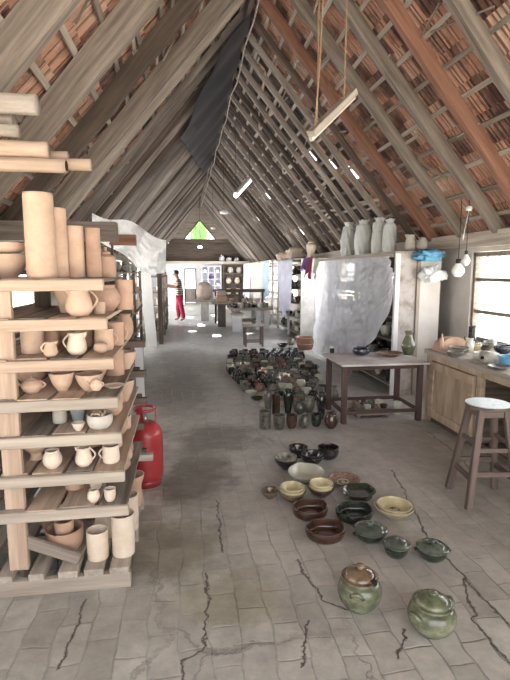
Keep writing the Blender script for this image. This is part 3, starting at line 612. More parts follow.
# split cane rods laid over the near left rafters
# ---- end wall: masonry below, boarded band, gable window
bm = bmesh.new(); Y0, Y1 = YB, YB+.15
box_bm(bm, (EL-.2, Y0, 0), (.1, Y1, 2.1)); box_bm(bm, (.65, Y0, 0), (ER+.1, Y1, 2.1)); box_bm(bm, (.1, Y0, 1.75), (.65, Y1, 2.1))
tag(from_bm('wall_back', bm, M['white']), kind='structure')
bm = bmesh.new()
def xr(z, side): return RX+side*(RZ-z)/SL
z = 2.1
while z < 3.2:
    a, b = xr(z+.05, -1), xr(z+.05, 1); box_bm(bm, (a, YB+.02, z), (b, YB+.06, z+.085)); z += .11
box_bm(bm, (xr(3.2, -1), YB+.07, 2.1), (xr(3.2, 1), YB+.09, 3.2)); box_bm(bm, (EL, YB+.10, 2.1), (ER, YB+.12, 3.0))
g = from_bm('gable_boards', bm, M['wdark']); g.name = 'trim_3'; tag(g, kind='structure')
e = empty('window_9', (RX, YB, 3.2), kind='structure')
zb, hw = 3.2, .88
za = zb+hw*SL
beam('frame', (RX-hw-.45, YB+.04, zb), (RX+hw+.45, YB+.04, zb), .06, .07, M['wdark'], e)
for s in (-1, 1):
    beam('frame', (RX+s*hw, YB+.04, zb), (RX, YB+.04, za), .05, .07, M['wdark'], e, up=(0, 1, 0))
for k in range(-3, 4):
    x = RX+k*.24; zt = zb+(hw-abs(k*.24))*SL
    beam('bar', (x, YB+.04, zb), (x, YB+.04, zt), .02, .02, M['wgrey2'], e, up=(0, 1, 0))
bm = bmesh.new()
v = [bm.verts.new((RX-hw, YB+.05, zb)), bm.verts.new((RX+hw, YB+.05, zb)), bm.verts.new((RX, YB+.05, za))]; bm.faces.new(v); from_bm('pane', bm, M['glass'], e)
# boards filling the gable either side of the window
bm = bmesh.new()
for s in (-1, 1):
    q = [(RX+s*hw, zb), (RX+s*(RZ-zb)/SL, zb), (RX, RZ), (RX, za)]
    f0 = [bm.verts.new((x, YB+.03, z_)) for x, z_ in q]; f1 = [bm.verts.new((x, YB+.07, z_)) for x, z_ in q]
    bm.faces.new(f0); bm.faces.new(f1[::-1])
    for k in range(4): bm.faces.new((f0[k], f0[(k+1) % 4], f1[(k+1) % 4], f1[k]))
tag(from_bm('trim_4', bm, M['wgrey']), kind='structure')
# garden trees beyond the gable
for i, (x, y, h) in enumerate(((1.0, 31, 5.3), (3.2, 33, 5.0), (-1.5, 34, 4.6))):
    t = empty('garden_tree', (x, y, -.13), ['narrow green tree seen through the middle of the gable window', 'green tree outside beyond the right of the gable window', 'green tree outside beyond the left of the gable window'][i], 'tree', 'trees beyond the end wall')
    tube('trunk', [(x, y, -.13), (x+.1, y, h*.5), (x, y, h*.8)], .12, M['wdark'], t)
    o = soft('crown', (x-.45, y-.45, h*.35), (x+.45, y+.45, h), M['leafy'], parent=t, rough=.5, seed=i*3)
# end-wall door (open, daylight beyond)
d = empty('door_1', (.375, YB, 0), kind='structure')
box('frame', (.08, YB-.03, 0), (.13, YB+.03, 1.78), M['wdark'], d); box('frame', (.62, YB-.03, 0), (.67, YB+.03, 1.78), M['wdark'], d); box('frame', (.13, YB-.03, 1.72), (.62, YB+.03, 1.78), M['wdark'], d)
box('leaf_panel', (.12, YB-.02, .02), (.62, YB+.0, .75), M['wgrey2'], d)

# ================================================================== LEFT: NEAR DRYING RACK
FY = atZ(131, 587).y; FX = atZ(131, 587).x
RB = FY+.88; RL = -1.5
rack = empty('drying_rack', ((FX+RL)/2, (FY+RB)/2, 0), 'tall clay-dusted wooden drying rack full of unglazed pots, standing on a slatted pallet', 'rack')
zt = [atY(100, y, FY).z for y in (278.5, 318, 358.5, 398, 434, 473, 507.5)]
xe = [atY(x, 400, FY).x for x in (108, 110, 115, 118, 120, 121.5, 124)]
# pallet
PZ = .115
beam('pallet_rail', (RL, FY+.02, .04), (FX, FY+.02, .04), .04, .08, M['wdust'], rack, bevel=.003)
beam('pallet_rail', (RL, RB-.02, .04), (FX, RB-.02, .04), .04, .08, M['wdust'], rack)
beam('pallet_rail', (RL, FY+.45, .04), (FX, FY+.45, .04), .04, .08, M['wdust'], rack)
xs = FX-.055
k = 0
while xs > RL:
    beam('pallet_slat', (xs, FY-.005, .0975), (xs, RB+.02, .0975), .095 if k < 3 else .075, .035, M['wdust'], rack, bevel=.003); xs -= .125 if k < 2 else .15; k += 1
# front posts and rear posts
PX = atY(11, 500, FY).x
def post(x, y, z0, z1, w=.09, t=.035, m='wwarm'): return beam('post', (x, y, z0), (x, y, z1), w, t, M[m], rack, up=(0, 1, 0), bevel=.003)
post(PX, FY+.06, PZ, zt[0]-.02, .09); post(PX-.02, RB-.06, PZ, zt[0]-.02, .09, m='wdark'); post(RL+.05, FY+.06, PZ, zt[0]-.02); post(RL+.05, RB-.06, PZ, zt[0]-.02)
post(FX-.2, RB-.05, PZ, zt[0]-.02, .07, m='wdark')
for k in range(7):
    z = zt[k]; x1 = xe[k]; hh = .054
    beam('front_rail', (RL, FY+.022, z-hh/2-.012+rnd.uniform(-.004, .004)), (x1, FY+.022, z-hh/2-.002), .035, hh, M['wwarm' if k < 3 else 'wdust'], rack, bevel=.004)
    beam('back_rail', (RL, RB-.03, z-hh/2-.012), (x1+.03, RB-.03, z-hh/2-.012), .03, hh*.8, M['wdark'], rack)
    x = x1; j = 0; bw = .15
    while x > RL+.1:
        w = bw*rnd.uniform(.85, 1.15)
        if not (k in (1, 2) and j in (4, 5)):
            beam('shelf_board', (x-w/2, FY+.02+rnd.uniform(-.01, .03)*(j > 0), z-.009), (x-w/2+rnd.uniform(-.008, .008), RB+rnd.uniform(-.03, .12), z-.009), w-.012, .018, M['wwarm' if (k+j) % 3 else 'wgrey'], rack)
        x -= w+.01; j += 1
for (a, b) in (((27, 538), (80, 577)), ):
    p, q = atY(*a, FY+.09), atY(*b, FY+.05); q.z = PZ+.03; p.y = FY+.06
    beam('brace', p, (q.x, FY+.06, q.z), .02, .06, M['wgrey'], rack)
beam('brace', (RL+.1, RB+.03, .25), (-.75, RB+.03, .75), .02, .07, M['wgrey2'], rack)
beam('brace', (-1.05, RB+.05, .95), (-.78, RB+.05, .55), .02, .07, M['wred'], rack)
# small cross pieces jutting into the aisle at the rear
for k in (2, 3, 4, 6):
    beam('cross_bearer', (-.9, RB-.10, zt[k]-.05), (-.25 if k < 6 else -.22, RB-.10, zt[k]-.045), .05, .04, M['wdark' if k < 6 else 'wgrey2'], rack)

def on(k, px, Yoff=.1, dx=0):
    """place on shelf k below pixel column px, Yoff behind the front"""
    Y = FY+Yoff; x = atY(px, 400 if k > 2 else 320, Y).x
    return Vector((x+dx, Y, zt[k] if k < 7 else PZ))
def S(w, Y): return w/FPX*Y*.97
# top: tall clay tubes
def put(k, px, wpx, hpx, kind, m, label, Yoff=.12, rot=0, m2=None, group=None, over=False):
    Y = FY+Yoff; R = S(wpx, Y)/2; H = S(hpx, Y); p = on(k, px, Yoff)
    if kind in ('jug', 'mug', 'teacup', 'teapot'): R *= .86
    if not over:
        p = settle(kind, R, H, p, ((0, 1), (.5, .8), (-.5, .8)))
        if p is None: print('NO ROOM', label); return
        if p.y-FY > .85: print('FAR BACK', label, p.y-FY)
    return pot(kind, R, H, m, p, label, rot, group, m2)
put(0, 45, 28, 80, 'tube', 'clay', 'tallest clay cylinder on top of the drying rack, farthest from the aisle', .14)
put(0, 60, 22, 66, 'tube', 'clay', 'second clay cylinder on top of the rack, half hidden by the tallest one', .30)
put(0, 72, 18, 50, 'tube', 'clay', 'third clay cylinder in the row on top of the rack', .34)
put(0, 84, 15, 49, 'tube', 'clayp', 'shortest slim clay cylinder at the aisle end of the row on top', .32)
put(0, 12, 38, 22, 'bowl', 'clay', 'wide clay bowl at the outer end of the rack top under scalloped basin', .30)
put(0, 108, 20, 30, 'canister', 'clayp', 'lidded square-shouldered clay canister on the rack top beside the aisle', .52)
# shelf 1
put(1, 80, 30, 28, 'jug', 'clay', 'round-bellied clay jug with big loop handle on the second level', .12)
put(1, 67, 22, 24, 'plate', 'clay', 'clay dish leaning behind the round-bellied jug', .35)
put(1, 106, 30, 26, 'round', 'clayp', 'large pink clay pot right of the round-bellied jug', .42)
put(1, 119, 18, 30, 'cylinder', 'clayp', 'pink clay pot at the aisle edge of the second level', .48)
put(1, 100, 12, 12, 'cylinder', 'clay', 'small clay cup tucked between the jug and the large pink pot', .25)
# shelf 2
put(2, 31, 22, 24, 'cylinder', 'clay', 'facetted straight-sided clay pot beside the front post, third level', .22)
put(2, 49, 16, 15, 'jug', 'clay', 'small clay creamer in front of darker jug, third level', .09, rot=PI)
put(2, 51, 18, 22, 'jug', 'clayp', 'darker clay jug behind the small creamer, third level', .35, rot=PI)
put(2, 70, 23, 22, 'jug', 'clayl', 'pale cylindrical clay pitcher in the middle of the third level', .11, rot=PI)
put(2, 89, 15, 12, 'ball', 'clay', 'closed ball of clay beside the pale pitcher, third level', .09)
put(2, 101, 23, 22, 'mug', 'clay', 'large clay mug with side handle, third level', .20)
put(2, 115, 20, 24, 'mug', 'clayp', 'darker clay mug behind the large mug, third level', .42)
put(2, 125, 16, 26, 'round', 'clayp', 'pink clay pot at the aisle edge of the third level', .66)
put(2, 66, 30, 26, 'round', 'clayp', 'round shadowed clay pot at the back of the third level', .5)
# shelf 3
put(3, 20, 24, 18, 'teapot', 'clay', 'little clay teapot with short spout beside the post, fourth level', .09)
put(3, 33, 26, 24, 'round', 'clayp', 'round pink clay pot behind the little teapot, fourth level', .36)
put(3, 56, 25, 19, 'bowl', 'clay', 'clay bowl left of the spouted bowl, fourth level', .14)
put(3, 75, 28, 18, 'bowl', 'clay', 'wide clay bowl with pouring lip in front, fourth level', .08)
put(3, 97, 22, 3, 'plate', 'clayl', 'small clay saucer under the pear-shaped sugar pot, fourth level', .10)
o = put(3, 97, 14, 13, 'teapot', 'clay', 'clay sugar pot with lid standing on the saucer, fourth level', .10, over=True); o.location.z += S(3, FY+.1)
put(3, 97, 28, 24, 'bowl', 'clayp', 'deep clay bowl behind the sugar pot, fourth level', .40)
put(3, 116, 20, 26, 'cylinder', 'clayp', 'tall clay pot behind the rail end, fourth level', .55)
put(3, 127, 22, 18, 'bowl', 'clay', 'clay bowl at the aisle edge of the fourth level', .72)
# shelf 4
put(4, 59, 14, 26, 'bottle', 'claygr', 'grey clay bottle-shaped pitcher, fifth level', .22)
put(4, 77, 17, 24, 'tallvase', 'blueg', 'blue-grey tall jar, fifth level', .24)
put(4, 77, 13, 8.5, 'bowl', 'clayl', 'tiny pale bowl in front of the blue-grey jar, fifth level', .07)
put(4, 99, 26, 15, 'deepbowl', 'claygr', 'greyish basin filled with small clay handles, fifth level', .10)
put(4, 96, 22, 24, 'cylinder', 'clayp', 'pink clay cylinder pot behind the greyish basin, fifth level', .40)
put(4, 112, 18, 22, 'round', 'clayp', 'round clay pot near the aisle end, fifth level', .45)
put(4, 124, 22, 22, 'bowl', 'clay', 'deep clay bowl nearest the gas cylinder handle, fifth level', .62)
# handles lying in the basin
bp_ = on(4, 99, .10)
for i in range(7):
    a = i*.9; x, y = bp_.x+.032*math.cos(a)*(i > 0), bp_.y+.032*math.sin(a)*(i > 0)
    bm = bmesh.new(); tube_bm(bm, [(-.016, 0, 0), (-.009, 0, .011), (.009, 0, .011), (.016, 0, 0)], .0055, 6)
    o = from_bm('clay_strip', bm, M['clay'], None, True); o.location = (x, y, bp_.z+.066+.004*(i % 2)); o.rotation_euler = (0, 0, a*2); tag(o, 'small loose curved strip of clay lying in the greyish basin', 'clay strip', 'loose clay strips')
# shelf 5
put(5, 33, 26, 22, 'goblet', 'clay', 'footed clay bowl beside the post, sixth level', .24)
put(5, 49, 19, 19, 'round', 'clayl', 'pale round cup in front of the footed bowl, sixth level', .10)
put(5, 81, 20, 20, 'jug', 'clayl', 'pale round creamer with lip left of the small pitcher, sixth level', .11, rot=0)
put(5, 101, 21, 19, 'mug', 'clayl', 'pale wide mug with its handle turned to the creamer, sixth level', .09, rot=PI)
put(5, 60, 22, 26, 'tallvase', 'blueg', 'dark jar in shadow behind the pale round cup, sixth level', .45)
put(5, 90, 22, 26, 'cylinder', 'clayp', 'clay cylinder behind the creamer and mug, sixth level', .42)
put(5, 107, 22, 26, 'cylinder', 'clay', 'taller clay beaker behind the pale wide mug, sixth level', .36)
put(5, 117, 20, 24, 'round', 'clayp', 'round clay pot near the aisle, sixth level', .58)
# shelf 6
put(6, 89, 13, 13.5, 'round', 'clayl', 'small pale handleless cup, left one of the front pair, seventh level', .07)
put(6, 106, 12, 13.5, 'deepbowl', 'clayl', 'small pale handleless cup, right one of the front pair, seventh level', .07)
put(6, 92, 13, 14, 'round', 'clayl', 'small pale cup standing behind the front pair, seventh level', .22)
put(6, 110, 20, 20, 'cylinder', 'clayl', 'pale clay beaker behind the front pair, seventh level', .34)
put(6, 70, 20, 15, 'cylinder', 'clayp', 'pink clay pot in the shade near the middle, seventh level', .26)
put(6, 3, 14, 4, 'plate', 'clayl', 'pale saucer by the picture edge, seventh level', .08)
# pallet
put(7, 118, 25, 45, 'cylinder', 'clayl', 'tallest pale clay cylinder vase at the corner of the pallet', .13)
put(7, 91, 23, 31, 'cylinder', 'clayl', 'short pale clay cylinder pot at the front of the pallet', .11)
put(7, 99, 26, 40, 'flare', 'clayl', 'flared pale clay vase behind the short cylinder pot', .32)
put(7, 123, 24, 38, 'cylinder', 'clayl', 'pale clay vase half hidden behind the tallest cylinder', .38)
basin = put(7, 57, 38, 26, 'deepbowl', 'clayp', 'pink clay basin with a tall pot standing in it, on the pallet', .20)
o = put(7, 58, 20, 32, 'cylinder', 'clayp', 'tall pink clay pot standing inside the pink basin', .20, over=True); o.location = basin.location+Vector((0, 0, .012))
put(7, 52, 40, 34, 'deepbowl', 'clayp', 'large pink clay basin behind the smaller one on the pallet', .45)
put(7, 78, 30, 32, 'round', 'clayp', 'round pink clay pot leaning at the back of the pallet', .48)
put(7, 130, 24, 34, 'flare', 'clayp', 'pink clay flowerpot at the aisle side of the pallet', .68)
# further unglazed pieces deep in the rack
deep = random.Random(5)
for k in range(7):
    for i in range(5):
        x = FX-.22-i*.15-deep.uniform(0, .04); Y = RB-.13-deep.uniform(0, .06)
        kd = deep.choice(['round', 'bowl', 'cylinder', 'deepbowl', 'mug'])
        if k in (1, 2) and i in (3, 4): continue
        if k == 0: continue
        if not free(x, Y, zt[k], reff(kd, .058), .12): continue
        pot(kd, .058, deep.choice([.09, .11, .125]), deep.choice(['clay', 'clayp']), (x, Y, zt[k]), 'unglazed clay pot in the back row of the drying rack', deep.uniform(0, 6), 'back-row pots of the drying rack')
    if k:
        for dx in (.075, .20):
            Y = FY+.14
            while Y < RB-.09:
                kd = deep.choice(['round', 'bowl', 'cylinder', 'deepbowl', 'round']); r_ = deep.uniform(.048, .062); r_ = round(r_, 2); h_ = deep.choice([.08, .10, .12])
                x = xe[k]-dx-deep.uniform(0, .02)
                if (dx < .1 or Y > FY+.4) and Y > FY+.30 and free(x, Y, zt[k], reff(kd, r_), h_): pot(kd, r_, h_, deep.choice(['clay', 'clayp', 'clayp']), (x, Y, zt[k]), 'unglazed clay pot at the aisle end of the drying rack shelves', deep.uniform(0, 6), 'aisle-end pots of the drying rack')
                Y += .03

# scalloped basins stacked at the outer end of the rack top
b0 = on(0, 12, .30); 
pot('deepbowl', .085, .05, 'clay', (b0.x, b0.y, zt[0]+.125), 'scalloped clay basin resting on the wide bowl at the rack top', 0)

# poles stored up in the rafters, lying on two bearers nailed under them
def pole(px, py, rpx, Y, m, label, ln):
    p = atY(px, py, Y); r = rpx/FPX*Y
    bm = bmesh.new(); n = 10
    tube_bm(bm, [(p.x-ln*i/n, Y+.004*math.sin(i*1.7), p.z) for i in range(n+1)], r, 12)
    return tag(from_bm('stored_pole', bm, M[m], None, True), label, 'pole', 'poles stored above the rack')
for a in ((37, 105, 9, 2.60, 'wgrey2', 'thick round pole, topmost of the stored bundle over the rack', .42), (14, 120, 7.5, 2.70, 'wgrey', 'shorter round pole just under the topmost stored pole', .32),
          (18, 131, 5.5, 2.58, 'wgrey2', 'thin short pole under the two upper stored poles', .34), (48, 150, 7.5, 2.58, 'wwarm', 'pale pole with sawn end, upper one of the lower stored group', .7),
          (68, 157, 5, 2.76, 'wwarm', 'slim pale pole behind in the lower stored group', .8), (66, 166, 6.5, 2.56, 'wwarm', 'pale hollow pole, its dark end facing the aisle', .8), (91, 165, 5.5, 2.66, 'wwarm', 'longest slim pole, reaching farthest over the aisle', .9)):
    pole(*a)
p = atY(66, 166, 2.56); bm = bmesh.new(); r_ = 4.6/FPX*2.56; lathe_bm(bm, [(0, 0), (r_, 0), (r_, .004), (0, .004)], 12)
o = from_bm('bore', bm, M['dark']); o.matrix_world = Matrix.Translation((p.x+.0005, 2.56, p.z)) @ Matrix.Rotation(PI/2, 4, 'Y'); h = [c_ for c_ in bpy.data.objects if c_.get('label', '').startswith('pale hollow')][0]; o.parent = h
z = atY(18, 131, 2.58).z-5.5/FPX*2.58-.0155; beam('bearer', (-1.09, 2.15, z), (-1.09, 3.1, z), .04, .03, M['wgrey'], ceil)
z = atY(66, 166, 2.56).z-6.5/FPX*2.56-.0155; beam('bearer', (-1.24, 2.15, z), (-1.24, 3.1, z), .04, .03, M['wgrey'], ceil)
# tie-beam stub and the timbers behind the rack top
Yt = 4.4
p = atY(86, 232, Yt); q = atY(117, 232, Yt)
tb = empty('post_and_beam', (-.98, Yt, 0), 'dark squared beam end on a post, jutting toward the aisle behind the rack', 'beam')
beam('beam', (EL, Yt, p.z), (q.x, Yt, q.z), .16, .155, M['wgrey'], tb)
beam('post', (-.85, Yt+.06, 0), (-.85, Yt+.06, p.z-.078), .09, .09, M['wdark'], tb, up=(0, 1, 0))
tag(beam('red_timber', (EL+.1, 5.1, atY(120, 240, 5.1).z), (atY(136, 240, 5.1).x, 5.1, atY(120, 240, 5.1).z), .12, .10, M['wred']), 'reddish-brown timber end sticking out under the white plastic sheet', 'timber')
rt_ = atY(120, 240, 5.1).z
tag(beam('timber_post', (-.72, 5.1, 0), (-.72, 5.1, rt_-.05), .08, .08, M['wdark'], up=(0, 1, 0)), 'dark post carrying the reddish timber behind the drying rack', 'post')
# milky plastic sheet thrown over the timbers
A = atY(92, 216, 5.0); 
def pls(u, v):
    # u: along from rack towards aisle, v: down
    px = 92+74*u; top = 213+ (26*u**1.3)+3*math.sin(u*9)
    bot = 232+ 45*min(1, u*1.5)**1.2 - 10*max(0, u-.6)/.4*1.0 + 5*math.sin(u*7+1)
    py = top+(bot-top)*v
    Y = 4.85+.9*u+.10*math.sin(u*14+v*3)+.05*math.sin(v*9+u*5)+.06*noise.noise(Vector((u*9, v*5, 1)))+.03*noise.noise(Vector((u*22, v*12, 5)))
    return atY(px, py, Y)
sheet('plastic_sheet', pls, 90, 40, M['film2'], None, 'crumpled milky white plastic sheet draped over beams behind the drying rack', 'plastic sheet')

# gas cylinder
g0 = atZ(146, 484); gy = g0.y+.02
gx = atY(146, 450, gy).x
gc = empty('gas_cylinder', (gx, gy, 0), 'red steel gas cylinder standing on the floor beside the rack', 'gas cylinder')
R = .128
bm = bmesh.new(); lathe_bm(bm, [(0, .03)]+smooth_prof([(R*.75, .03), (R*.95, .06), (R, .12), (R, .36), (R*.93, .42), (R*.62, .475), (R*.25, .49)])+[(0, .49)], 32, cx=gx, cy=gy); from_bm('body', bm, M['redpaint'], gc, True)
bm = bmesh.new(); lathe_bm(bm, [(R*.82, 0), (R*.86, .0), (R*.88, .06), (R*.84, .06), (R*.82, 0)], 32, cx=gx, cy=gy); from_bm('foot_ring', bm, M['redpaint'], gc, True)
bm = bmesh.new(); tube_bm(bm, [(gx+R*.62*math.cos(a*PI/12), gy+R*.62*math.sin(a*PI/12), .585) for a in range(24)]+[(gx+R*.62, gy, .585)], .011, 8); from_bm('carrying_ring', bm, M['redpaint'], gc, True)
for a in (0.1, 2.2, 4.3):
    beam('stay', (gx+R*.6*math.cos(a), gy+R*.6*math.sin(a), .44), (gx+R*.62*math.cos(a), gy+R*.62*math.sin(a), .585), .05, .008, M['redpaint'], gc, up=(math.cos(a), math.sin(a), 0))
bm = bmesh.new(); lathe_bm(bm, [(0, .48), (.022, .48), (.022, .53), (.012, .535), (.012, .55), (0, .55)], 12, cx=gx, cy=gy); from_bm('valve', bm, M['metal'], gc, True)

# ================================================================== LEFT: FURTHER RACKS
def long_rack(name, xa, xb, y0, y1, zs, label, m='wdark', m2='wgrey', bay=1.3):
    e = empty(name, ((xa+xb)/2, (y0+y1)/2, 0), label, 'rack'); n = max(1, round((y1-y0)/bay))
    for i in range(n+1):
        y = y0+.03+(y1-y0-.06)*i/n
        for x in (xa+.025, xb-.025): beam('post', (x, y, 0), (x, y, zs[-1]+.02), .05, .06, M[m], e, up=(0, 1, 0))
    for z in zs:
        box('shelf', (xa+.002, y0, z-.025), (xb-.002, y1, z), M[m2], e)
    return e
fr = random.Random(21)
long_rack('pot_rack', -1.4, -.78, 5.9, 9.5, [.3, .62, .94, 1.26, 1.6], 'dark open rack of unglazed pots beyond the gas cylinder, left of the aisle')
long_rack('pot_rack', -1.2, -.47, 11.4, 15.2, [.25, .55, .85, 1.15, 1.5], 'farther rack of small pots beside the person, left of the aisle', 'wgrey')
def fill(y0, y1, xs, zs, kinds, mats, label, group, step=.17, r=.07, hs=(.09, .13, .16), skip=.1, rg=fr):
    for z in zs:
        for x in xs:
            y = y0
            while y < y1:
                if rg.random() > skip:
                    kd = rg.choice(kinds); (pot if free(x, y, z, reff(kd, r)*.98+.02, .1) else (lambda *a: None))(kd, r, rg.choice(hs), rg.choice(mats), (x+rg.uniform(-.02, .02), y, z), label, rg.uniform(0, 6), group)
                y += step*rg.uniform(.95, 1.2)
fill(6.1, 9.35, (-.87, -1.05), [.3, .62, .94, 1.26, 1.6], ['round', 'bowl', 'cylinder', 'deepbowl', 'vase'], ['clay', 'clayp', 'claygr', 'stone'], 'unglazed pot in the dark rack beyond the gas cylinder', 'pots in the dark left rack')
fill(11.55, 15.1, (-.56,), [.25, .55, .85, 1.15, 1.5], ['round', 'bowl', 'cylinder', 'deepbowl', 'vase'], ['clay', 'clayl', 'creamw', 'rust'], 'small pot in the far left rack beside the person', 'pots in the far left rack', .2)
# whitewashed leaning slab and the low white board by the cylinder
q = atZ(152, 347)
tag(beam('white_post', (q.x, q.y, 0), (q.x-.10, q.y+.1, atY(147, 262, q.y).z), .22, .06, M['plaster'], up=(0, 1, 0), segs=6, jit=.01), 'whitewashed wooden slab post leaning by the aisle below the plastic sheet', 'post')
q = atZ(161, 345)
tag(beam('aisle_post', (q.x, q.y+.15, 0), (q.x, q.y+.15, 2.25), .1, .1, M['wdark'], up=(0, 1, 0)), 'dark upright post beside the whitewashed slab', 'post')
q = atZ(141, 399)
tag(beam('white_board', (q.x, q.y, 0), (q.x-.02, q.y+.1, atY(139, 345, q.y).z), .10, .04, M['white'], up=(0, 1, 0)), 'low white board leaning on the dark rack behind the gas cylinder', 'board')

# ================================================================== RIGHT: COUNTER AND WINDOW BENCH
CX, CZ = 2.60, .78
C0, C1 = 2.0, 4.93
ct = empty('worktop_counter', (3.0, 3.7, 0), 'long wooden counter with panelled cupboard under the bright window', 'counter')
box('worktop', (CX-.03, C0, CZ-.045), (ER-.002, C1, CZ), M['wgrey2'], ct)
box('end_panel', (CX+.002, C1-.04, .0), (ER-.03, C1-.005, CZ-.045), M['wcounter'], ct)
box('plinth', (CX+.03, C0, 0), (CX+.06, C1-.04, .06), M['wdark'], ct)
for y in (C1-.075, 3.98, 3.35, 2.7, 2.05): beam('upright', (CX+.03, y, 0), (CX+.03, y, CZ-.045), .05, .06, M['wcounter'], ct, up=(0, 1, 0))
box('rail', (CX+.01, C0, CZ-.11), (CX+.04, C1-.01, CZ-.045), M['wcounter'], ct)
box('back_panel', (ER-.05, C0, 0), (ER-.03, C1-.05, CZ-.045), M['dark'], ct)
box('partition', (CX+.065, 3.97, .05), (ER-.05, 4.0, CZ-.045), M['wdark'], ct)
box('shelf', (CX+.08, C0, .36), (ER-.05, 3.965, .385), M['wdark'], ct)
dr = box('door', (CX-.005, 4.03, .07), (CX+.02, C1-.12, CZ-.115), M['wcounter'], ct)
for (a, b, c, d_) in ((4.03, 4.10, .07, CZ-.115), (C1-.19, C1-.12, .07, CZ-.115), (4.10, C1-.19, .07, .15), (4.10, C1-.19, CZ-.195, CZ-.115)):
    o = box('door_rail', (CX-.022, a, c), (CX-.006, b, d_), M['wcounter']); mw = o.matrix_world.copy(); o.parent = dr; o.matrix_parent_inverse = (Matrix.Translation(-ct.location) @ dr.matrix_basis).inverted() @ Matrix.Translation(-Vector((0,0,0))); o.matrix_basis = mw; o.matrix_parent_inverse = dr.matrix_basis.inverted()
def onC(px, py):
    p = atZ(px, py, CZ); return p
# things on the counter
p = onC(432, 351)
bm = bmesh.new()
n = 18
for yy in (0,): pass
prof = [(math.cos(PI*i/n)*.17, math.sin(PI*i/n)*.15) for i in range(n+1)]
a = [bm.verts.new((x, -.09, z)) for x, z in prof]; b = [bm.verts.new((x*.9, .09, z*.9)) for x, z in prof]
for i in range(n): bm.faces.new((a[i], a[i+1], b[i+1], b[i]))
bm.faces.new(a); bm.faces.new(b[::-1]); bm.faces.new((a[0], b[0], b[-1], a[-1]))
o = from_bm('clay_mound', bm, M['clayp']); o.location = (CX+.19, 4.80, CZ); tag(o, 'half-round lump of brown clay at the far end of the counter', 'clay')
_t = onC(489, 363); PLACED.append((_t.x, _t.y, CZ, .095, .1)); PLACED.append((CX+.19, 4.80, CZ, .16, .15))
_t = onC(462, 356); PLACED.append((_t.x+.02, _t.y+.1, CZ, .101, .08))
def cpot(kind, px, py, wpx, hpx, m, label, rot=0, m2=None):
    q = onC(px, py); q.x = max(q.x, CX+.06); q.y = min(q.y, C1-.09); Y = q.y
    p = settle(kind, S(wpx, Y)/2, S(hpx, Y), (q.x, q.y, CZ), ((1, 0), (.7, .7), (.7, -.7), (-.5, -.8)))
    if p is None or p.x+S(wpx, Y)/2 > ER-.01: print('COUNTER NO', label, p); return
    return pot(kind, S(wpx, Y)/2, S(hpx, Y), m, p, label, rot, None, m2)
cpot('bottle', 442, 350, 5, 20, 'clayp', 'slim pinkish bottle beside the clay lump on the counter')
cpot('jug', 449, 351, 9, 16, 'creamw', 'white jug standing behind the pink bottle on the counter')
cpot('cylinder', 461, 346, 9, 26, 'wdark' if False else 'black', 'tall dark canister at the wall end of the counter')
cpot('bowl', 455, 355, 18, 6, 'stone', 'grey-brown bowl beside the white jug on the counter')
cpot('bowl', 466, 350, 16, 7, 'cream', 'cream bowl behind the stacked plates on the counter')
for i in range(4):
    q = onC(462, 356); pot('plate', .10, .018, 'stone' if i % 2 else 'creamw', (q.x+.02, q.y+.1, CZ+i*.0185), ['bottom plate of the pile near the counter middle', 'second plate up in the counter pile', 'third plate up in the counter pile', 'top plate of the pile near the counter middle'][i], 0, 'pile of plates on the counter')
cpot('deepbowl', 473, 362, 16, 8.5, 'creamw', 'white round tub at the front edge of the counter')
cpot('bowl', 478, 350, 18, 7, 'stone', 'wide stoneware bowl by the window frame on the counter')
cpot('jar', 486, 347, 11, 12, 'claygr', 'grey lidded pot beneath the window on the counter')
q = onC(489, 363); PLACED.append((q.x, q.y, CZ, .095, .1))
bx = empty('metal_box', (q.x, q.y, CZ), 'square grey metal tin with a round knob at the front of the counter', 'tin box')
bm = bmesh.new(); box_bm(bm, (q.x-.06, q.y-.07, CZ), (q.x+.06, q.y+.07, CZ+.10)); bmesh.ops.bevel(bm, geom=bm.edges[:], offset=.008, segments=2, affect='EDGES'); from_bm('body', bm, M['claygr'], bx, True)
tube('knob', [(q.x-.06, q.y, CZ+.05), (q.x-.08, q.y, CZ+.05)], .015, M['dark'], bx)
cpot('deepbowl', 503, 353, 20, 9, 'blueglaze', 'dark blue bowl beneath the window on the counter')
cpot('cylinder', 505, 366, 22, 12, 'blueplastic', 'pale blue tub at the near end of the counter')
cpot('plate', 493, 369, 26, 4, 'metal', 'flat metal pan lying beside the blue tub on the counter')
cpot('bowl', 472, 345, 13, 6, 'black', 'small dark bowl at the window sill side of the counter')
cpot('teacup', 482, 357, 8, 7, 'rust', 'small rusty cup behind the metal tin on the counter')
cpot('bottle', 456, 347, 5, 14, 'brown', 'small brown bottle behind the white jug on the counter')
# red bucket under the counter
q = atZ(488, 447, 0)
q.x = CX+.26; q.y = 3.55+.1
bk = pot('cylinder', .09, .28, 'redpaint', (2.95, 3.62, 0), 'red bucket standing under the counter behind the stool', 0)
bk.name = 'red_bucket'; bk['category'] = 'bucket'

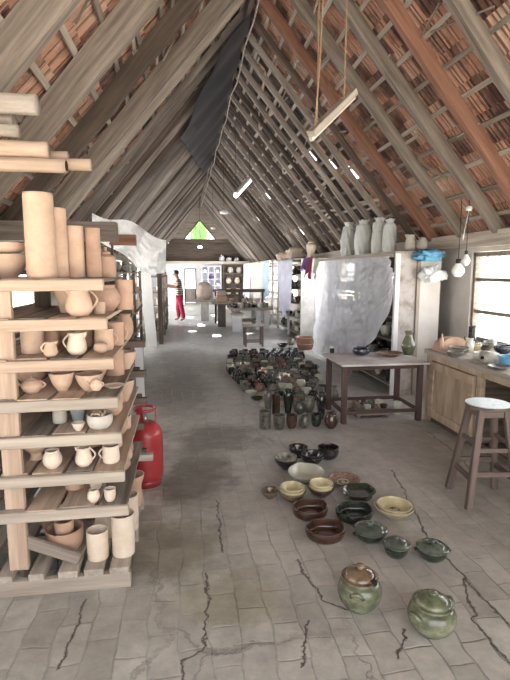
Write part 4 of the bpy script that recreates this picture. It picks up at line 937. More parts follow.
# ---- stool
sc_ = atZ(488, 403, .70)
st = empty('work_stool', (sc_.x, sc_.y, 0), 'tall wooden work stool with round zinc-covered seat', 'stool')
def ztop(name, r, z0, z1, m, seg=40):
    bm = bmesh.new(); lathe_bm(bm, [(0, z0), (r-.006, z0), (r, z0+.005), (r, z1-.005), (r-.006, z1), (0, z1)], seg, cx=sc_.x, cy=sc_.y); return from_bm(name, bm, m, st, False)
ztop('seat', .145, .672, .696, M['wstool']); ztop('seat_cover', .148, .6965, .703, M['tin'])
cs = [(-1, -1), (1, -1), (1, 1), (-1, 1)]; ang = -.14
def lp(i, z):
    a = math.atan2(cs[i][1], cs[i][0])+ang; r = .118+(.672-z)*.185
    return Vector((sc_.x+r*math.cos(a), sc_.y+r*math.sin(a), z))
for i in range(4): beam('leg', lp(i, 0), lp(i, .672), .042, .042, M['wstool'], st, up=(math.cos(ang), math.sin(ang), 0), bevel=.003)
for i in range(4):
    j = (i+1) % 4
    beam('apron', lp(i, .645), lp(j, .645), .02, .05, M['wstool'], st)
    z = .20 if i % 2 else .24
    beam('stretcher', lp(i, z), lp(j, z), .018, .035, M['wstool'], st)
    z = .44 if i % 2 else .40
    beam('stretcher', lp(i, z), lp(j, z), .016, .028, M['wstool'], st)

# ---- side table
TZ = .655
tx0, tx1, ty0, ty1 = 1.63, 2.53, 4.84, 5.46
tbl = empty('side_table', ((tx0+tx1)/2, (ty0+ty1)/2, 0), 'dark-legged wooden table with pale scuffed top beside the counter', 'table')
box('tabletop', (tx0-.035, ty0-.07, TZ-.022), (tx1+.03, ty1+.06, TZ), M['wtop'], tbl, bevel=.004)
for x in (tx0+.03, tx1-.03):
    for y in (ty0+.03, ty1-.03): beam('leg', (x, y, 0), (x, y, TZ-.022), .055, .055, M['wtable'], tbl, up=(0, 1, 0), bevel=.004)
for y in (ty0+.03, ty1-.03): box('apron', (tx0+.058, y-.012, TZ-.075), (tx1-.058, y+.012, TZ-.023), M['wtable'], tbl)
for x in (tx0+.03, tx1-.03): box('apron', (x-.012, ty0+.058, TZ-.075), (x+.012, ty1-.058, TZ-.023), M['wtable'], tbl)
for y in (ty0+.03, ty1-.03): box('stretcher', (tx0+.058, y-.014, .10), (tx1-.058, y+.014, .135), M['wtable'], tbl)
for x in (tx0+.03, tx1-.03): box('stretcher', (x-.014, ty0+.058, .10), (x+.014, ty1-.058, .135), M['wtable'], tbl)
def onT(kind, px, py, wpx, hpx, m, label, rot=0, m2=None):
    q = atZ(px, py, TZ); return pot(kind, S(wpx, q.y)/2, S(hpx, q.y), m, (q.x, q.y, TZ), label, rot, None, m2)
onT('deepbowl', 361, 355, 19, 8, 'blueglaze', 'dark round bowl on the scuffed side table')
o = onT('plate', 390, 356, 28, 4, 'rust', 'flat rusty-patterned platter on the scuffed side table')
onT('cylinder', 332, 353, 5, 5, 'black', 'small black pot at the aisle corner of the side table')
o = onT('vase', 408, 354.5, 15, 26, 'green', 'mottled green glazed pitcher at the wall end of the side table', .4)
# crate of pots under the table
cx_, cy_ = 2.10, ty0+.33
cr = empty('crate', (cx_, cy_, 0), 'low dark wooden crate of small pots on the floor under the side table', 'crate')
box('base', (cx_-.24, cy_-.14, .03), (cx_+.16, cy_+.14, .045), M['wgrey'], cr)
for s in (-1, 1):
    box('side_panel', (cx_-.24, cy_+s*.14-.008, .03), (cx_+.16, cy_+s*.14+.008, .10), M['wgrey'], cr)
    box('runner', (cx_-.04+s*.17-.015, cy_-.13, 0), (cx_-.04+s*.17+.015, cy_+.13, .03), M['wgrey'], cr)
k = 0
for i in range(4):
    for j in range(2):
        pot(['mug', 'cylinder', 'round', 'bowl'][(i+j) % 4], .042, .08+.02*j, ['stone', 'creamw', 'rust', 'brown'][(i+2*j) % 4], (cx_-.18+i*.095, cy_-.06+j*.12, .0455), 'small glazed pot in the crate under the side table', i, 'pots in the crate')
q = atZ(404, 414); pot('cylinder', .05, .14, 'creamw', (2.38, ty0+.30, 0), 'white-grey cylinder pot on the floor under the side table beside the crate')

# ================================================================== RIGHT: RACK WITH PLASTIC CURTAIN
r0, r1 = 5.95, 8.9; RF = 2.66; RT = 1.86
rk = empty('curtained_rack', (3.05, 7.4, 0), 'tall white-edged shelf rack half covered by a clear plastic curtain', 'rack')
box('top_board', (RF-.02, r0-.02, RT-.03), (ER-.14, r1, RT), M['wgrey2'], rk)
box('front_post', (RF, r0-.01, 0), (RF+.06, r0+.045, RT-.03), M['white'], rk)
box('front_post', (RF, r1-.05, 0), (RF+.06, r1, RT-.03), M['wdark'], rk)
box('front_post', (RF, 7.4, 0), (RF+.06, 7.45, RT-.03), M['wdark'], rk)
box('end_panel', (RF+.062, r0+.01, 0), (RF+.285, r0+.035, RT-.03), M['stained'], rk)
box('end_panel', (RF+.335, r0-.0, 0), (ER-.175, r0+.03, RT-.03), M['plaster'], rk)
box('end_batten', (RF+.288, r0-.02, 0), (RF+.33, r0+.02, RT-.03), M['wgrey2'], rk)
box('back_panel', (ER-.17, r0+.04, 0), (ER-.15, r1, RT-.03), M['wdark'], rk)
shz = [.12, .42, .72, 1.02, 1.32, 1.6]
for z in shz: box('shelf', (RF+.02, r0+.046, z-.02), (ER-.175, r1-.06, z), M['wgrey'], rk)
fill(r0+.16, r1-.15, (RF+.13, RF+.36), shz[:5], ['mug', 'bowl', 'deepbowl', 'round', 'teacup'], ['stone', 'greend', 'brown', 'creamw', 'black', 'rust'], 'glazed pot on a shelf of the plastic-curtained rack', 'pots in the curtained rack', .185, .07, (.08, .11, .14), .12)
# plastic curtain
def cur(u, v):
    Y = (r1+.25)*(1-u)+(r0-.0)*u
    top = RT-.06
    lim = [(.0, .06), (.35, .08), (.55, .14), (.68, .30), (.78, .5), (.88, .72), (.95, 1.05), (1, 1.5)]
    for (a, b), (c, d_) in zip(lim, lim[1:]):
        if a <= u <= c: low = b+(d_-b)*(u-a)/(c-a); break
    z = top+(low-top)*v
    fold = .035*math.sin(u*26+v*2)*(.3+v)+.02*math.sin(u*55+v*5)*v+.05*noise.noise(Vector((u*8, v*6, 0)))+.03*noise.noise(Vector((u*24, v*16, 3)))
    return Vector((RF-.09-.10*v*(1-u)+fold*.8, Y+.10*v*(1-u)-.2*v*v*(u-.4), z))
sheet('plastic_curtain', cur, 130, 80, M['film'], None, 'large clear wrinkled plastic sheet hanging down the front of the shelf rack', 'plastic sheet')
tag(beam('curtain_batten', (RF-.022, r0+.05, RT-.052), (RF-.022, r1+.2, RT-.052), .03, .04, M['wgrey2']), 'pale wooden batten holding the plastic curtain along the rack top', 'batten')
# wrapped vessels on the rack top
def wrapped(px, py, wpx, hpx, Y, seed, label, m='film3'):
    p = atY(px, py, Y); w = wpx/FPX*Y/2; h = hpx/FPX*Y
    e = empty('wrapped_vessel', (p.x, Y, RT), label, 'wrapped vessel', 'plastic-wrapped vessels')
    bm = bmesh.new(); lathe_bm(bm, vessel(smooth_prof([(w*.6, 0), (w*.8, h*.3), (w*.75, h*.7), (w*.55, h*.9)])), 20, cx=p.x, cy=Y)
    for v in bm.verts: v.co.z += RT
    from_bm('vessel', bm, M['creamw'], e, True)
    bm = bmesh.new(); lathe_bm(bm, smooth_prof([(w*.9, .002), (w, h*.3), (w*.97, h*.7), (w*.8, h*.9), (w*.5, h*.97), (w*.7, h*1.08)], 8), 60, cx=p.x, cy=Y)
    for v in bm.verts:
        d = Vector((v.co.x-p.x, v.co.y-Y, 0)); th = math.atan2(d.y, d.x); k = 1+.2*noise.noise(Vector((math.cos(th)*1.6, math.sin(th)*1.6+v.co.z*9, seed)))+.10*noise.noise(Vector((math.cos(th)*5, math.sin(th)*5+v.co.z*14, seed)))+.05*math.sin(th*9+seed+v.co.z*20)
        v.co = Vector((p.x+d.x*k, Y+d.y*k, v.co.z*(1+.05*noise.noise(Vector((d.x*20, d.y*20, seed)))) + RT))
    from_bm('wrapping', bm, M[m], e, True)
wrapped(348, 250, 14, 32, 8.4, 1, 'pale plastic-wrapped vessel, farthest along the shelf rack top')
wrapped(363, 250, 17, 33, 7.7, 4, 'bulky plastic-wrapped vessel, second along the rack top, beside the farthest')
wrapped(379, 250, 15, 34, 7.1, 7, 'plastic-wrapped vessel with an upright crinkled bag, third along the rack top')
wrapped(389, 250, 14, 32, 6.75, 10, 'plastic-wrapped vessel with loose leaning film, closest to the grey jugs')
def onR(kind, px, wpx, hpx, Y, m, label):
    p = atY(px, 245, Y); return pot(kind, S(wpx, Y)/2, S(hpx, Y), m, (max(p.x, RF+.07), Y, RT), label)
onR('jug', 410, 11, 18, 6.2, 'claygr', 'grey jug on the near corner of the shelf rack top')
onR('round', 422, 11, 15, 6.15, 'claygr', 'squat grey pot right of the grey jug on the rack top')
# bags hung on the corner of the rack
def bag(name, px, py, wpx, hpx, Y, m, seed, label, cat='bag'):
    a = atY(px-wpx/2, py+hpx/2, Y); b = atY(px+wpx/2, py-hpx/2, Y)
    return soft(name, (a.x, Y-.05, a.z), (b.x, Y+.05, b.z), M[m], label, cat, rough=1.0, seed=seed)
bag('blue_plastic_bag', 428, 256, 24, 11, 5.85, 'blueplastic', 3, 'crumpled bright blue plastic bag hung on the rack corner')
bag('pale_plastic_bag', 433, 275, 18, 15, 5.85, 'film2', 8, 'crumpled pale plastic bag hanging under the blue bag')
# bulbs and fittings
def bulb(px, py, wpx, hpx, Y, X=None, label='', cord_top=None):
    p = atY(px, py, Y); r = wpx/FPX*Y/2; h = hpx/FPX*Y
    e = empty('hanging_bulb', (p.x, Y, p.z), label, 'light bulb', 'bulbs hanging from the wall beam')
    bm = bmesh.new(); lathe_bm(bm, [(0, p.z-h/2)]+[(q, p.z+zz) for q, zz in smooth_prof([(r*.5, -h*.47), (r, -h*.2), (r*.95, h*.02), (r*.45, h*.3), (r*.38, h*.36)])]+[(0, p.z+h*.36)], 20, cx=p.x, cy=Y); from_bm('globe', bm, M['bulb'], e, True)
    tube('holder', [(p.x, Y, p.z+h*.34), (p.x, Y, p.z+h*.62)], r*.42, M['wire'], e)
    tube('cord', [(p.x, Y, p.z+h*.62), (p.x, Y, RZ-SL*(p.x-RX)+.03)], .004, M['wire'], e)
bulb(458, 269, 13, 17, 5.35, label='large opal bulb hanging from the beam, lower one by the window')
bulb(466, 259, 8, 14, 5.25, label='small opal bulb hanging higher beside the large one')
p = atY(469, 208, 5.0); e = empty('ceramic_rosette', (p.x, 5.0, p.z), 'small white ceiling fitting under a right-hand rafter with a dangling cord', 'fitting')
bm = bmesh.new(); lathe_bm(bm, [(0, p.z-.03), (.03, p.z-.028), (.036, p.z), (.03, p.z+.02), (0, p.z+.022)], 16, cx=p.x, cy=5.0); from_bm('body', bm, M['whiteplastic'], e, True)
tube('cord', [(p.x, 5.0, p.z-.03), (p.x-.03, 5.0, p.z-.2), (p.x-.05, 5.0, atY(467, 240, 5.0).z)], .004, M['whiteplastic'], e)

# ================================================================== RIGHT: SECOND AND THIRD RACKS
a0, a1 = 11.0, 13.9
r2 = empty('cloth_hung_rack', (3.05, 12.4, 0), 'tall pot rack with grey end boards and a lilac cloth hanging on its front', 'rack')
T2 = atY(299, 258, a0).z
box('end_panel', (RF, a0, 0), (RF+.33, a0+.03, T2-.03), M['cement'], r2); box('end_panel', (RF+.34, a0, 0), (ER-.16, a0+.03, T2-.08), M['plaster'], r2)
box('top_board', (RF-.02, a0, T2-.03), (ER-.16, a1, T2), M['wgrey2'], r2)
for y in (a1-.05, 12.4): box('front_post', (RF, y, 0), (RF+.05, y+.05, T2-.03), M['white'], r2)
s2 = [.15, .5, .85, 1.2, 1.55]
for z in s2: box('shelf', (RF+.01, a0+.035, z-.025), (ER-.2, a1-.06, z), M['wgrey2'], r2)
box('back_panel', (ER-.19, a0+.04, 0), (ER-.17, a1, T2-.03), M['wgrey2'], r2)
fill(a0+.2, a1-.15, (RF+.14,), s2, ['round', 'bowl', 'cylinder', 'vase'], ['stone', 'creamw', 'rust', 'black'], 'pot on a shelf of the rack with the hanging lilac cloth', 'pots in the cloth-hung rack', .22, .08, (.12, .16, .2), .15)
def cloth(name, y0, y1, x, zt_, zb_, m, label, seed=0, slant=0):
    def f(u, v):
        return Vector((x+.03*math.sin(u*16+seed)*(.4+v)-.03*v, y0+(y1-y0)*(u*(1-slant*v))+slant*.3*v, zt_+(zb_-zt_)*v*(1-.08*math.sin(u*6+seed))))
    return sheet(name, f, 30, 16, M[m], None, label, 'cloth', .006)
cloth('lilac_cloth', 11.6, 13.4, RF-.08, T2-.02, .55, 'clothl', 'long lilac-white cloth hanging down the front of the second rack', 1, .45)
b0_, b1_ = 14.8, 21.5
r3 = empty('far_rack', (3.05, 18, 0), 'farthest right-hand rack with pale cloths hung on its front', 'rack')
box('top_board', (RF-.02, b0_, 1.93), (ER-.16, b1_, 1.96), M['wgrey2'], r3)
for y in (b0_, 17, 19.2, b1_-.05): box('front_post', (RF, y, 0), (RF+.06, y+.05, 1.93), M['white'], r3)
for z in (.3, .8, 1.35): box('shelf', (RF+.01, b0_+.06, z-.03), (ER-.2, b1_-.06, z), M['wgrey2'], r3)
cloth('blue_cloth', 14.9, 16.1, RF-.07, 1.92, .8, 'clothb', 'pale blue cloth hanging on the far rack beside its near post', 2)
cloth('cream_cloth', 16.4, 18.6, RF-.07, 1.92, .7, 'clothc', 'cream cloth hanging in the middle of the far rack', 3)
cloth('white_cloth', 18.9, 21.3, RF-.07, 1.92, .6, 'clothl', 'pale white cloth hanging at the back end of the far rack', 4)
# things on top of the second rack
def topbox(name, px0, px1, py0, py1, Y, base, m, label, cat, seed):
    a = atY(px0, py1, Y); b = atY(px1, py0, Y); h = b.z-a.z
    return soft(name, (a.x, Y-.2, base), (b.x, Y+.2, base+h), M[m], label, cat, rough=.25, seed=seed)
topbox('sack', 277, 291, 250, 258, 13.0, T2, 'sack', 'low flattened sack at the far end of the second rack top', 'sack', 1)
topbox('sack', 287, 306, 244, 257, 12.2, T2, 'sack', 'plump pinkish sack lying on the second rack top', 'sack', 4)
q = atY(311, 250, 11.4); pot('tallvase', S(10, 11.4)/2, S(17, 11.4), 'clayl', (q.x, 11.4, T2), 'tall buff jar on the near corner of the second rack top')
# garments hung between the racks
gl = empty('clothes_line', (2.9, 9.9, 1.9), 'cord strung between the two right-hand racks for hanging rags', 'cord')
tube('cord', [(RF-.03, r1+.1, 1.86), (RF-.03, 10, 1.89), (RF-.03, a0+.02, T2-.01)], .006, M['rope'], gl)
def rag(name, y, w, zt_, zb_, m, label, seed):
    def f(u, v): return Vector((RF-.03-.05*v+.03*math.sin(u*12+seed)*v+.02*math.sin(u*5+seed), y+w*(u-.5)*(1-.25*v), zt_+(zb_-zt_)*v*(.85+.15*math.sin(u*7+seed))))
    return sheet(name, f, 20, 12, M[m], None, label, 'cloth', .008)
rag('maroon_rag', 10.05, .35, 1.9, 1.45, 'clothm', 'maroon rag hanging between the two right-hand racks', 0)
rag('purple_rag', 10.5, .35, 1.9, 1.62, 'clothv', 'purple rag hanging beside the maroon one, toward the far rack', 2)
rag('green_rag', 9.5, .5, 1.88, 1.45, 'clothg', 'pale green checked rag hanging at the corner of the curtained rack', 4)
# basket
q = atZ(307, 350); 
bk = empty('cane_basket', (q.x, q.y+.15, 0), 'round brown cane basket on the floor before the second rack', 'basket')
bm = bmesh.new(); lathe_bm(bm, vessel(smooth_prof([(.15, 0), (.18, .1), (.195, .22), (.205, .25)]), .012), 28, cx=q.x, cy=q.y+.15); from_bm('body', bm, M['basket'], bk, True)
for z, r in ((.25, .206), (.12, .185)):
    bm = bmesh.new(); tube_bm(bm, [(q.x+r*math.cos(a*PI/14), q.y+.15+r*math.sin(a*PI/14), z) for a in range(29)], .009, 6, False); from_bm('rim_hoop', bm, M['wwarm'], bk, True)
pq = atZ(291, 345); pot('round', .09, .15, 'stone', (pq.x, pq.y, 0), 'grey pot on the floor left of the cane basket'); pot('bowl', .12, .08, 'black', (pq.x-.25, pq.y-.30, 0), 'dark bowl on the floor before the cane basket')

# ================================================================== MIDDLE: SMALL BENCH, WORK TABLE, WHEEL STANDS
q0 = atZ(245, 347); q1 = atZ(264, 347)
lb = empty('low_bench', ((q0.x+q1.x)/2, q0.y+.15, 0), 'small low wooden bench standing alone in the aisle beyond the glazed pots', 'bench')
hz = atY(254, 325.5, q0.y).z
box('top', (q0.x-.03, q0.y-.03, hz-.03), (q1.x+.03, q0.y+.36, hz), M['wgrey2'], lb)
for x in (q0.x+.02, q1.x-.02):
    for y in (q0.y+.02, q0.y+.31): beam('leg', (x, y, 0), (x, y, hz-.03), .04, .04, M['wstool'], lb, up=(0, 1, 0))
for y in (q0.y+.02, q0.y+.31): box('stretcher', (q0.x+.041, y-.01, .09), (q1.x-.041, y+.01, .12), M['wstool'], lb)
# work table
wy = 13.4; wx0 = atY(231, 320, wy).x; wx1 = 2.45; wz = .62
wt = empty('work_table', ((wx0+wx1)/2, wy+.4, 0), 'long pale work table on block legs covered with rows of pots', 'table')
box('tabletop', (wx0, wy, wz-.07), (wx1, wy+1.3, wz), M['wdust'], wt)
for x in (wx0+.18, wx1-.15, (wx0+wx1)/2+.2):
    for y in (wy+.12, wy+1.18): beam('leg', (x, y, 0), (x, y, wz-.07), .13, .10, M['white'], wt, up=(0, 1, 0))
box('low_shelf', (wx0+.25, wy+.2, .2), (wx1-.25, wy+1.1, .23), M['wgrey2'], wt)
fill(0, 0, (), [], [], [], '', '')
for r_ in range(4):
    x = wx0+.12
    while x < wx1-.1:
        pot(fr.choice(['mug', 'bowl', 'cylinder', 'deepbowl']), .07, fr.choice([.09, .12]), fr.choice(['stone', 'creamw', 'rust', 'claygr', 'black']), (x, wy+.12+r_*.2, wz), 'small pot in the rows on the long work table', 0, 'pots on the long work table'); x += .175
bs = empty('raised_shelf', ((wx0+wx1)/2-.4, wy+2.0, 0), 'long dark raised board on posts behind the work table, lined with pots', 'shelf')
bz = atY(238, 291, wy+2.0).z
bx0 = atY(214, 300, wy+2.0).x; bx1 = atY(264, 300, wy+2.0).x
box('board', (bx0, wy+1.9, bz-.04), (bx1, wy+2.1, bz+.06), M['wdark'], bs)
box('lower_board', (bx0, wy+1.82, bz-.42), (bx1, wy+2.1, bz-.39), M['wdark'], bs)
for x in (bx0+.05, bx1-.05, (bx0+bx1)/2): beam('post', (x, wy+2.0, 0), (x, wy+2.0, bz-.04), .06, .06, M['wdark'], bs, up=(0, 1, 0))
x = bx0+.15
while x < bx1-.1:
    if all(abs(x-c) > .13 for c in (bx0+.05, bx1-.05, (bx0+bx1)/2)): pot(fr.choice(['round', 'deepbowl']), .09, .16, fr.choice(['creamw', 'claygr', 'clayp']), (x, wy+1.92, bz-.3899), 'pot on the board behind the work table', 0, 'pots on the raised board')
    x += .2
def stand(px, py, wpx, ztop_, label, mm='cement', slab=None):
    q = atZ(px, py); w = wpx/FPX*q.y
    e = empty('wheel_stand', (q.x, q.y+w/2, 0), label, 'stand')
    beam('pillar', (q.x, q.y+w/2, 0), (q.x, q.y+w/2, ztop_-.05), w, w, M[mm], e, up=(0, 1, 0))
    sw = slab or w*2.6
    beam('slab', (q.x-sw/2, q.y+w/2, ztop_-.025), (q.x+sw/2, q.y+w/2, ztop_-.025), sw, .05, M['wgrey2'], e)
    return q.x, q.y+w/2, ztop_, sw
x, y, z, sw = stand(205, 321, 8, atY(205, 300, 16.2).z, 'cement pillar stand carrying a rounded covered mass beside the person')
soft('covered_clay', (x-.27, y-.25, z), (x+.27, y+.25, z+.60), M['sack'], 'large rounded mass of clay under sacking on the pillar stand', 'clay', rough=.08, seed=2)
x, y, z, sw = stand(222, 327, 8, atY(219, 302, 14.4).z, 'dark cement pillar stand with stacked blocks, beside the long work table', 'soot')
tag(box('clay_block', (x-.17, y-.15, z), (x+.15, y+.15, z+.18), M['clayp'], bevel=.02), 'lower brown clay block on the dark pillar stand', 'clay'); tag(box('clay_block', (x-.14, y-.12, z+.18), (x+.12, y+.14, z+.33), M['sack'], bevel=.02), 'upper pale clay block on the dark pillar stand', 'clay')
x, y, z, sw = stand(237.5, 332, 9, .50, 'short pale pillar stand in front of the long work table', 'white', .34)
pot('bowl', .13, .1, 'claygr', (x, y, z), 'grey bowl on the short pale pillar stand')

# ================================================================== BACK OF THE HALL
bsz = YB-.45
e = empty('back_shelf', (2.0, bsz, 0), 'white pigeonhole shelf with lilac contents against the end wall', 'shelf')
x0, x1 = atY(202, 280, bsz).x, atY(221, 280, bsz).x; zz0, zz1 = .55, atY(210, 266, bsz).z
for i in range(5): z = zz0+(zz1-zz0)*i/4; box('shelf', (x0, bsz, z-.02), (x1, bsz+.35, z+.02), M['white'], e)
for i in range(4): x = x0+(x1-x0)*i/3; beam('upright', (x, bsz+.17, 0), (x, bsz+.17, zz1), .04, .34, M['white'], e, up=(0, 1, 0))
box('back_panel', (x0, bsz+.34, zz0), (x1, bsz+.36, zz1), M['clothl'], e)
for i in range(4):
    for j in range(3):
        z = zz0+(zz1-zz0)*i/4+.0205
        if (i+j) % 2: soft('folded_bundle', (x0+(x1-x0)*j/3+.05, bsz+.03, z), (x0+(x1-x0)*(j+1)/3-.05, bsz+.28, z+.16), M['clothl' if i % 2 else 'clothv'], 'small folded bundle in the white pigeonhole shelf', 'bundle', rough=.2, seed=i+j, group='bundles in the pigeonhole shelf')
e = empty('dark_alcove_shelf', (3.0, bsz, 0), 'dark open shelf holding large pots in the far right corner', 'shelf')
x2, x3 = atY(223, 280, bsz).x, 3.42
box('back_panel', (x2, bsz+.34, 0), (x3, bsz+.36, 2.0), M['wdark'], e)
for z in (.45, 1.0, 1.55, 2.0): box('shelf', (x2, bsz, z-.04), (x3, bsz+.339, z), M['wdark'], e)
for x in (x2+.03, x3-.03): beam('upright', (x, bsz+.17, 0), (x, bsz+.17, 2.0), .05, .33, M['wdark'], e, up=(0, 1, 0))
for (x, z) in ((x2+.3, 1.0), (x2+.75, 1.0), (x2+.4, 1.55), (x2+.85, 1.55), (x2+.3, .45), (x2+.8, .45)): pot('round', .15, .30, 'claygr' if z > 1.2 else 'clayl', (x, bsz+.17, z), 'large round pot on the dark corner shelf', 0, 'large pots in the corner shelf')
for i, px in enumerate((222, 229, 237)):
    q = atY(px, 255, bsz); soft('white_bundle', (q.x-.13, bsz+.0, 2.001), (q.x+.13, bsz+.33, 2.35+.1*(i == 0)), M['white'], 'pale bundle heaped on top of the dark corner shelf', 'bundle', rough=.4, seed=i, group='bundles on the corner shelf')
box('counter_block', (-1.2, YB-1.6, 0), (.05, YB-1.2, .95), M['white']); tag(bpy.data.objects['counter_block'], 'low whitewashed counter wall in the far left corner', 'counter')
tag(beam('cross_beam', (EL-.1, YB-.6, 2.08), (ER+.0, YB-.6, 2.08), .12, .12, M['wgrey2']), 'pale beam spanning the hall just before the end wall', 'beam')
# ================================================================== LAMPS UNDER THE ROOF
# lit tube lamp
c = atY(242.5, 188, 11.0); 
e = empty('tube_lamp', (c.x, c.y, c.z), 'lit fluorescent tube lamp hanging under the ridge in mid-hall', 'lamp')
d = Vector((.0, .8, .0)); 
p0, p1 = atY(235.5, 196, 10.6), atY(249.5, 180.5, 11.0)
tube('tube', [p0, p1], .045, M['tube'], e, 12)
beam('housing', p0+Vector((0, 0, .05)), p1+Vector((0, 0, .05)), .08, .045, M['whiteplastic'], e)
for p in (p0, p1): tube('wire', [p+Vector((0, 0, .05)), (p.x, p.y, RZ-SL*abs(p.x-RX)-.17)], .005, M['wire'], e)
# unlit batten hung on ropes
p0, p1 = atY(311, 134, 3.9), atY(354, 92, 4.3)
e = empty('hanging_batten_lamp', ((p0+p1)/2), 'unlit wooden batten light fitting hung on two ropes under the roof', 'lamp')
beam('batten', p0, p1, .07, .05, M['wgrey2'], e); beam('unlit_tube', p0-Vector((0, 0, .042)), p1-Vector((0, 0, .042)), .028, .028, M['clothc'], e)
def roofz(x): return RZ-SL*abs(x-RX)
for t, off in ((.12, .02), (.75, .0)):
    p = p0.lerp(p1, t); tube('rope', [p+Vector((0, 0, .025)), (p.x+off*0, p.y-.02, roofz(p.x)-.05)], .007, M['rope'], e)
tube('rope', [p0.lerp(p1, .08)+Vector((0, 0, .025)), Vector((p0.x+.06, p0.y, p0.z+.5)), (p0.x+.12, p0.y, roofz(p0.x+.12)-.05)], .006, M['rope'], e)
# two small caged lamps further back
for (px, py, w, Y, lab) in ((224, 212, 9, 14.0, 'white pendant disc hanging left of the lit tube, under the ridge'), (213, 228, 5, 18.5, 'small white pendant farther toward the gable'), (200, 247, 5, 21, 'small glowing bulb hanging before the boarded end wall')):
    p = atY(px, py, Y); r = w/FPX*Y/2
    e = empty('pendant_lamp', p, lab, 'lamp'); lit = 'glowing' in lab
    bm = bmesh.new(); lathe_bm(bm, [(0, p.z-r*.5), (r*.8, p.z-r*.4), (r, p.z), (r*.5, p.z+r*.4), (0, p.z+r*.5)], 16, cx=p.x, cy=Y); from_bm('shade', bm, M['tube' if lit else 'whiteplastic'], e, True)
    tube('wire', [(p.x, Y, p.z+r*.45), (p.x, Y, roofz(p.x)-.08)], .006, M['wire'], e)
# electric cable along the ridge
bm = bmesh.new(); tube_bm(bm, [(RX+.06+.02*math.sin(i*2.1), 4+i*.7, RZ-.28-.03*math.sin(i*1.3)) for i in range(31)], .012, 6); from_bm('ridge_cable', bm, M['wgrey2'], ceil, True)

# ================================================================== GLAZED POTS ON THE FLOOR, NEAR
def fl(kind, px, py, wpx, hpx, m, label, rot=0, m2=None, z=0.0, group=None):
    """px,py = middle of the foot"""
    q = atZ(px, py, z); k = 1.14 if py > 440 else 1.0; R = S(wpx*k, q.y)/2
    return pot(kind, R, S(hpx, q.y)*(k+.06), m, (q.x, q.y, z), label, rot, group, m2)
fl('jar', 359, 607, 45, 45, 'green', 'green-glazed jar with brown lid and ear handles, left of the front pair', 1.1, 'brownr')
fl('ginger', 431, 631, 50, 44, 'green', 'all-green glazed jar with ear handles, right one of the front pair', .35, 'green')
fl('casserole', 370, 539, 33, 15, 'greend', 'wide dark green lidded dish in front of the leaf-shaped bowl', .2, 'greenlid')
fl('casserole', 396, 555, 27, 17, 'greend', 'dark green lidded casserole, middle one in the lidded row', .5, 'greenlid')
fl('casserole', 432, 558, 32, 17, 'greend', 'dark green lidded casserole at the right end of the lidded row', -.2, 'greenlid')
fl('dish', 325, 537, 38, 10, 'brown', 'reddish-brown serving dish with drawn-out corner, front of the brown pair', 0)
fl('dish', 310, 515, 34, 9, 'brown', 'darker brown serving dish behind the reddish one', 0)
fl('dish', 354, 518, 36, 9, 'greend', 'dark green leaf-cornered dish right of the brown dishes', 0)
fl('bowl', 394, 516, 40, 11, 'cream', 'wide cream bowl, lower of the two nested beside the dark dishes', 0)
q = atZ(394, 516); pot('bowl', S(41.5, q.y)/2, .055, 'cream', (q.x, q.y, .03), 'cream bowl nested on top of the wide cream one', 1.6)
q = atZ(358, 499); pot('plate', .10, .03, 'brownr', (q.x, q.y, 0), 'shallow brown dish beneath the green leaf platter', 0); pot('leaf', S(39, q.y)/2, .035, 'greend', (q.x, q.y, .032), 'green leaf-edged platter on top of the brown dish', .3)
fl('plate', 344, 483, 32, 4.5, 'rust', 'flat brown plate with spiral pattern', 0)
q = atZ(344, 483); bm = bmesh.new(); tube_bm(bm, [(.0058*t*math.cos(t), .0058*t*math.sin(t), .0115) for t in [i*.35 for i in range(34)]], .0035, 6)
o = from_bm('spiral_trail', bm, M['creamw'], None, True); pl = [c_ for c_ in bpy.data.objects if c_.get('label') == 'flat brown plate with spiral pattern'][0]
o.parent = pl
fl('leaf', 306, 479, 38, 8, 'creamw', 'large pale platter with lobed rim behind the cream bowls', 1.2)
def nest(px, py, w, h, ms, labels, group, kind='bowl', gap=.025):
    q = atZ(px, py); R = S(w*1.1, q.y)/2
    for i, (m, l) in enumerate(zip(ms, labels)): pot(kind, R*(1-.06*i), S(h, q.y)*(1-.04*i), m, (q.x, q.y, i*gap), l, i*1.3, group)
nest(292, 500, 28, 11, ['brownr', 'cream', 'cream'], ['lowest bowl of the cream stack beside the upturned lid', 'middle bowl of the cream stack beside the upturned lid', 'top cream bowl of the stack beside the upturned lid'], None, gap=.021)
nest(321, 496, 27, 11, ['brown', 'cream', 'cream'], ['brown bottom bowl of the cream stack before the pale platter', 'middle bowl of the cream stack before the pale platter', 'top cream bowl of the stack before the pale platter'], None, gap=.021)
fl('bowl', 270, 498, 17, 8, 'brownr', 'amber-brown glazed bowl lying on the floor left of the cream bowls')
nest(286, 468, 23, 11, ['black', 'stone'], ['lower bowl of the dark stack at the left of the back group', 'upper bowl of the dark stack at the left of the back group'], None, gap=.024)
nest(312, 465, 23, 11, ['black', 'black'], ['lower black bowl of the middle stack in the back group', 'upper black bowl of the middle stack in the back group'], None, gap=.024)
fl('bowl', 298, 457, 19, 10, 'black', 'black bowl at the rear of the back group, between two stacks')
fl('deepbowl', 328, 458, 21, 11, 'black', 'black bowl at the right end of the back group')

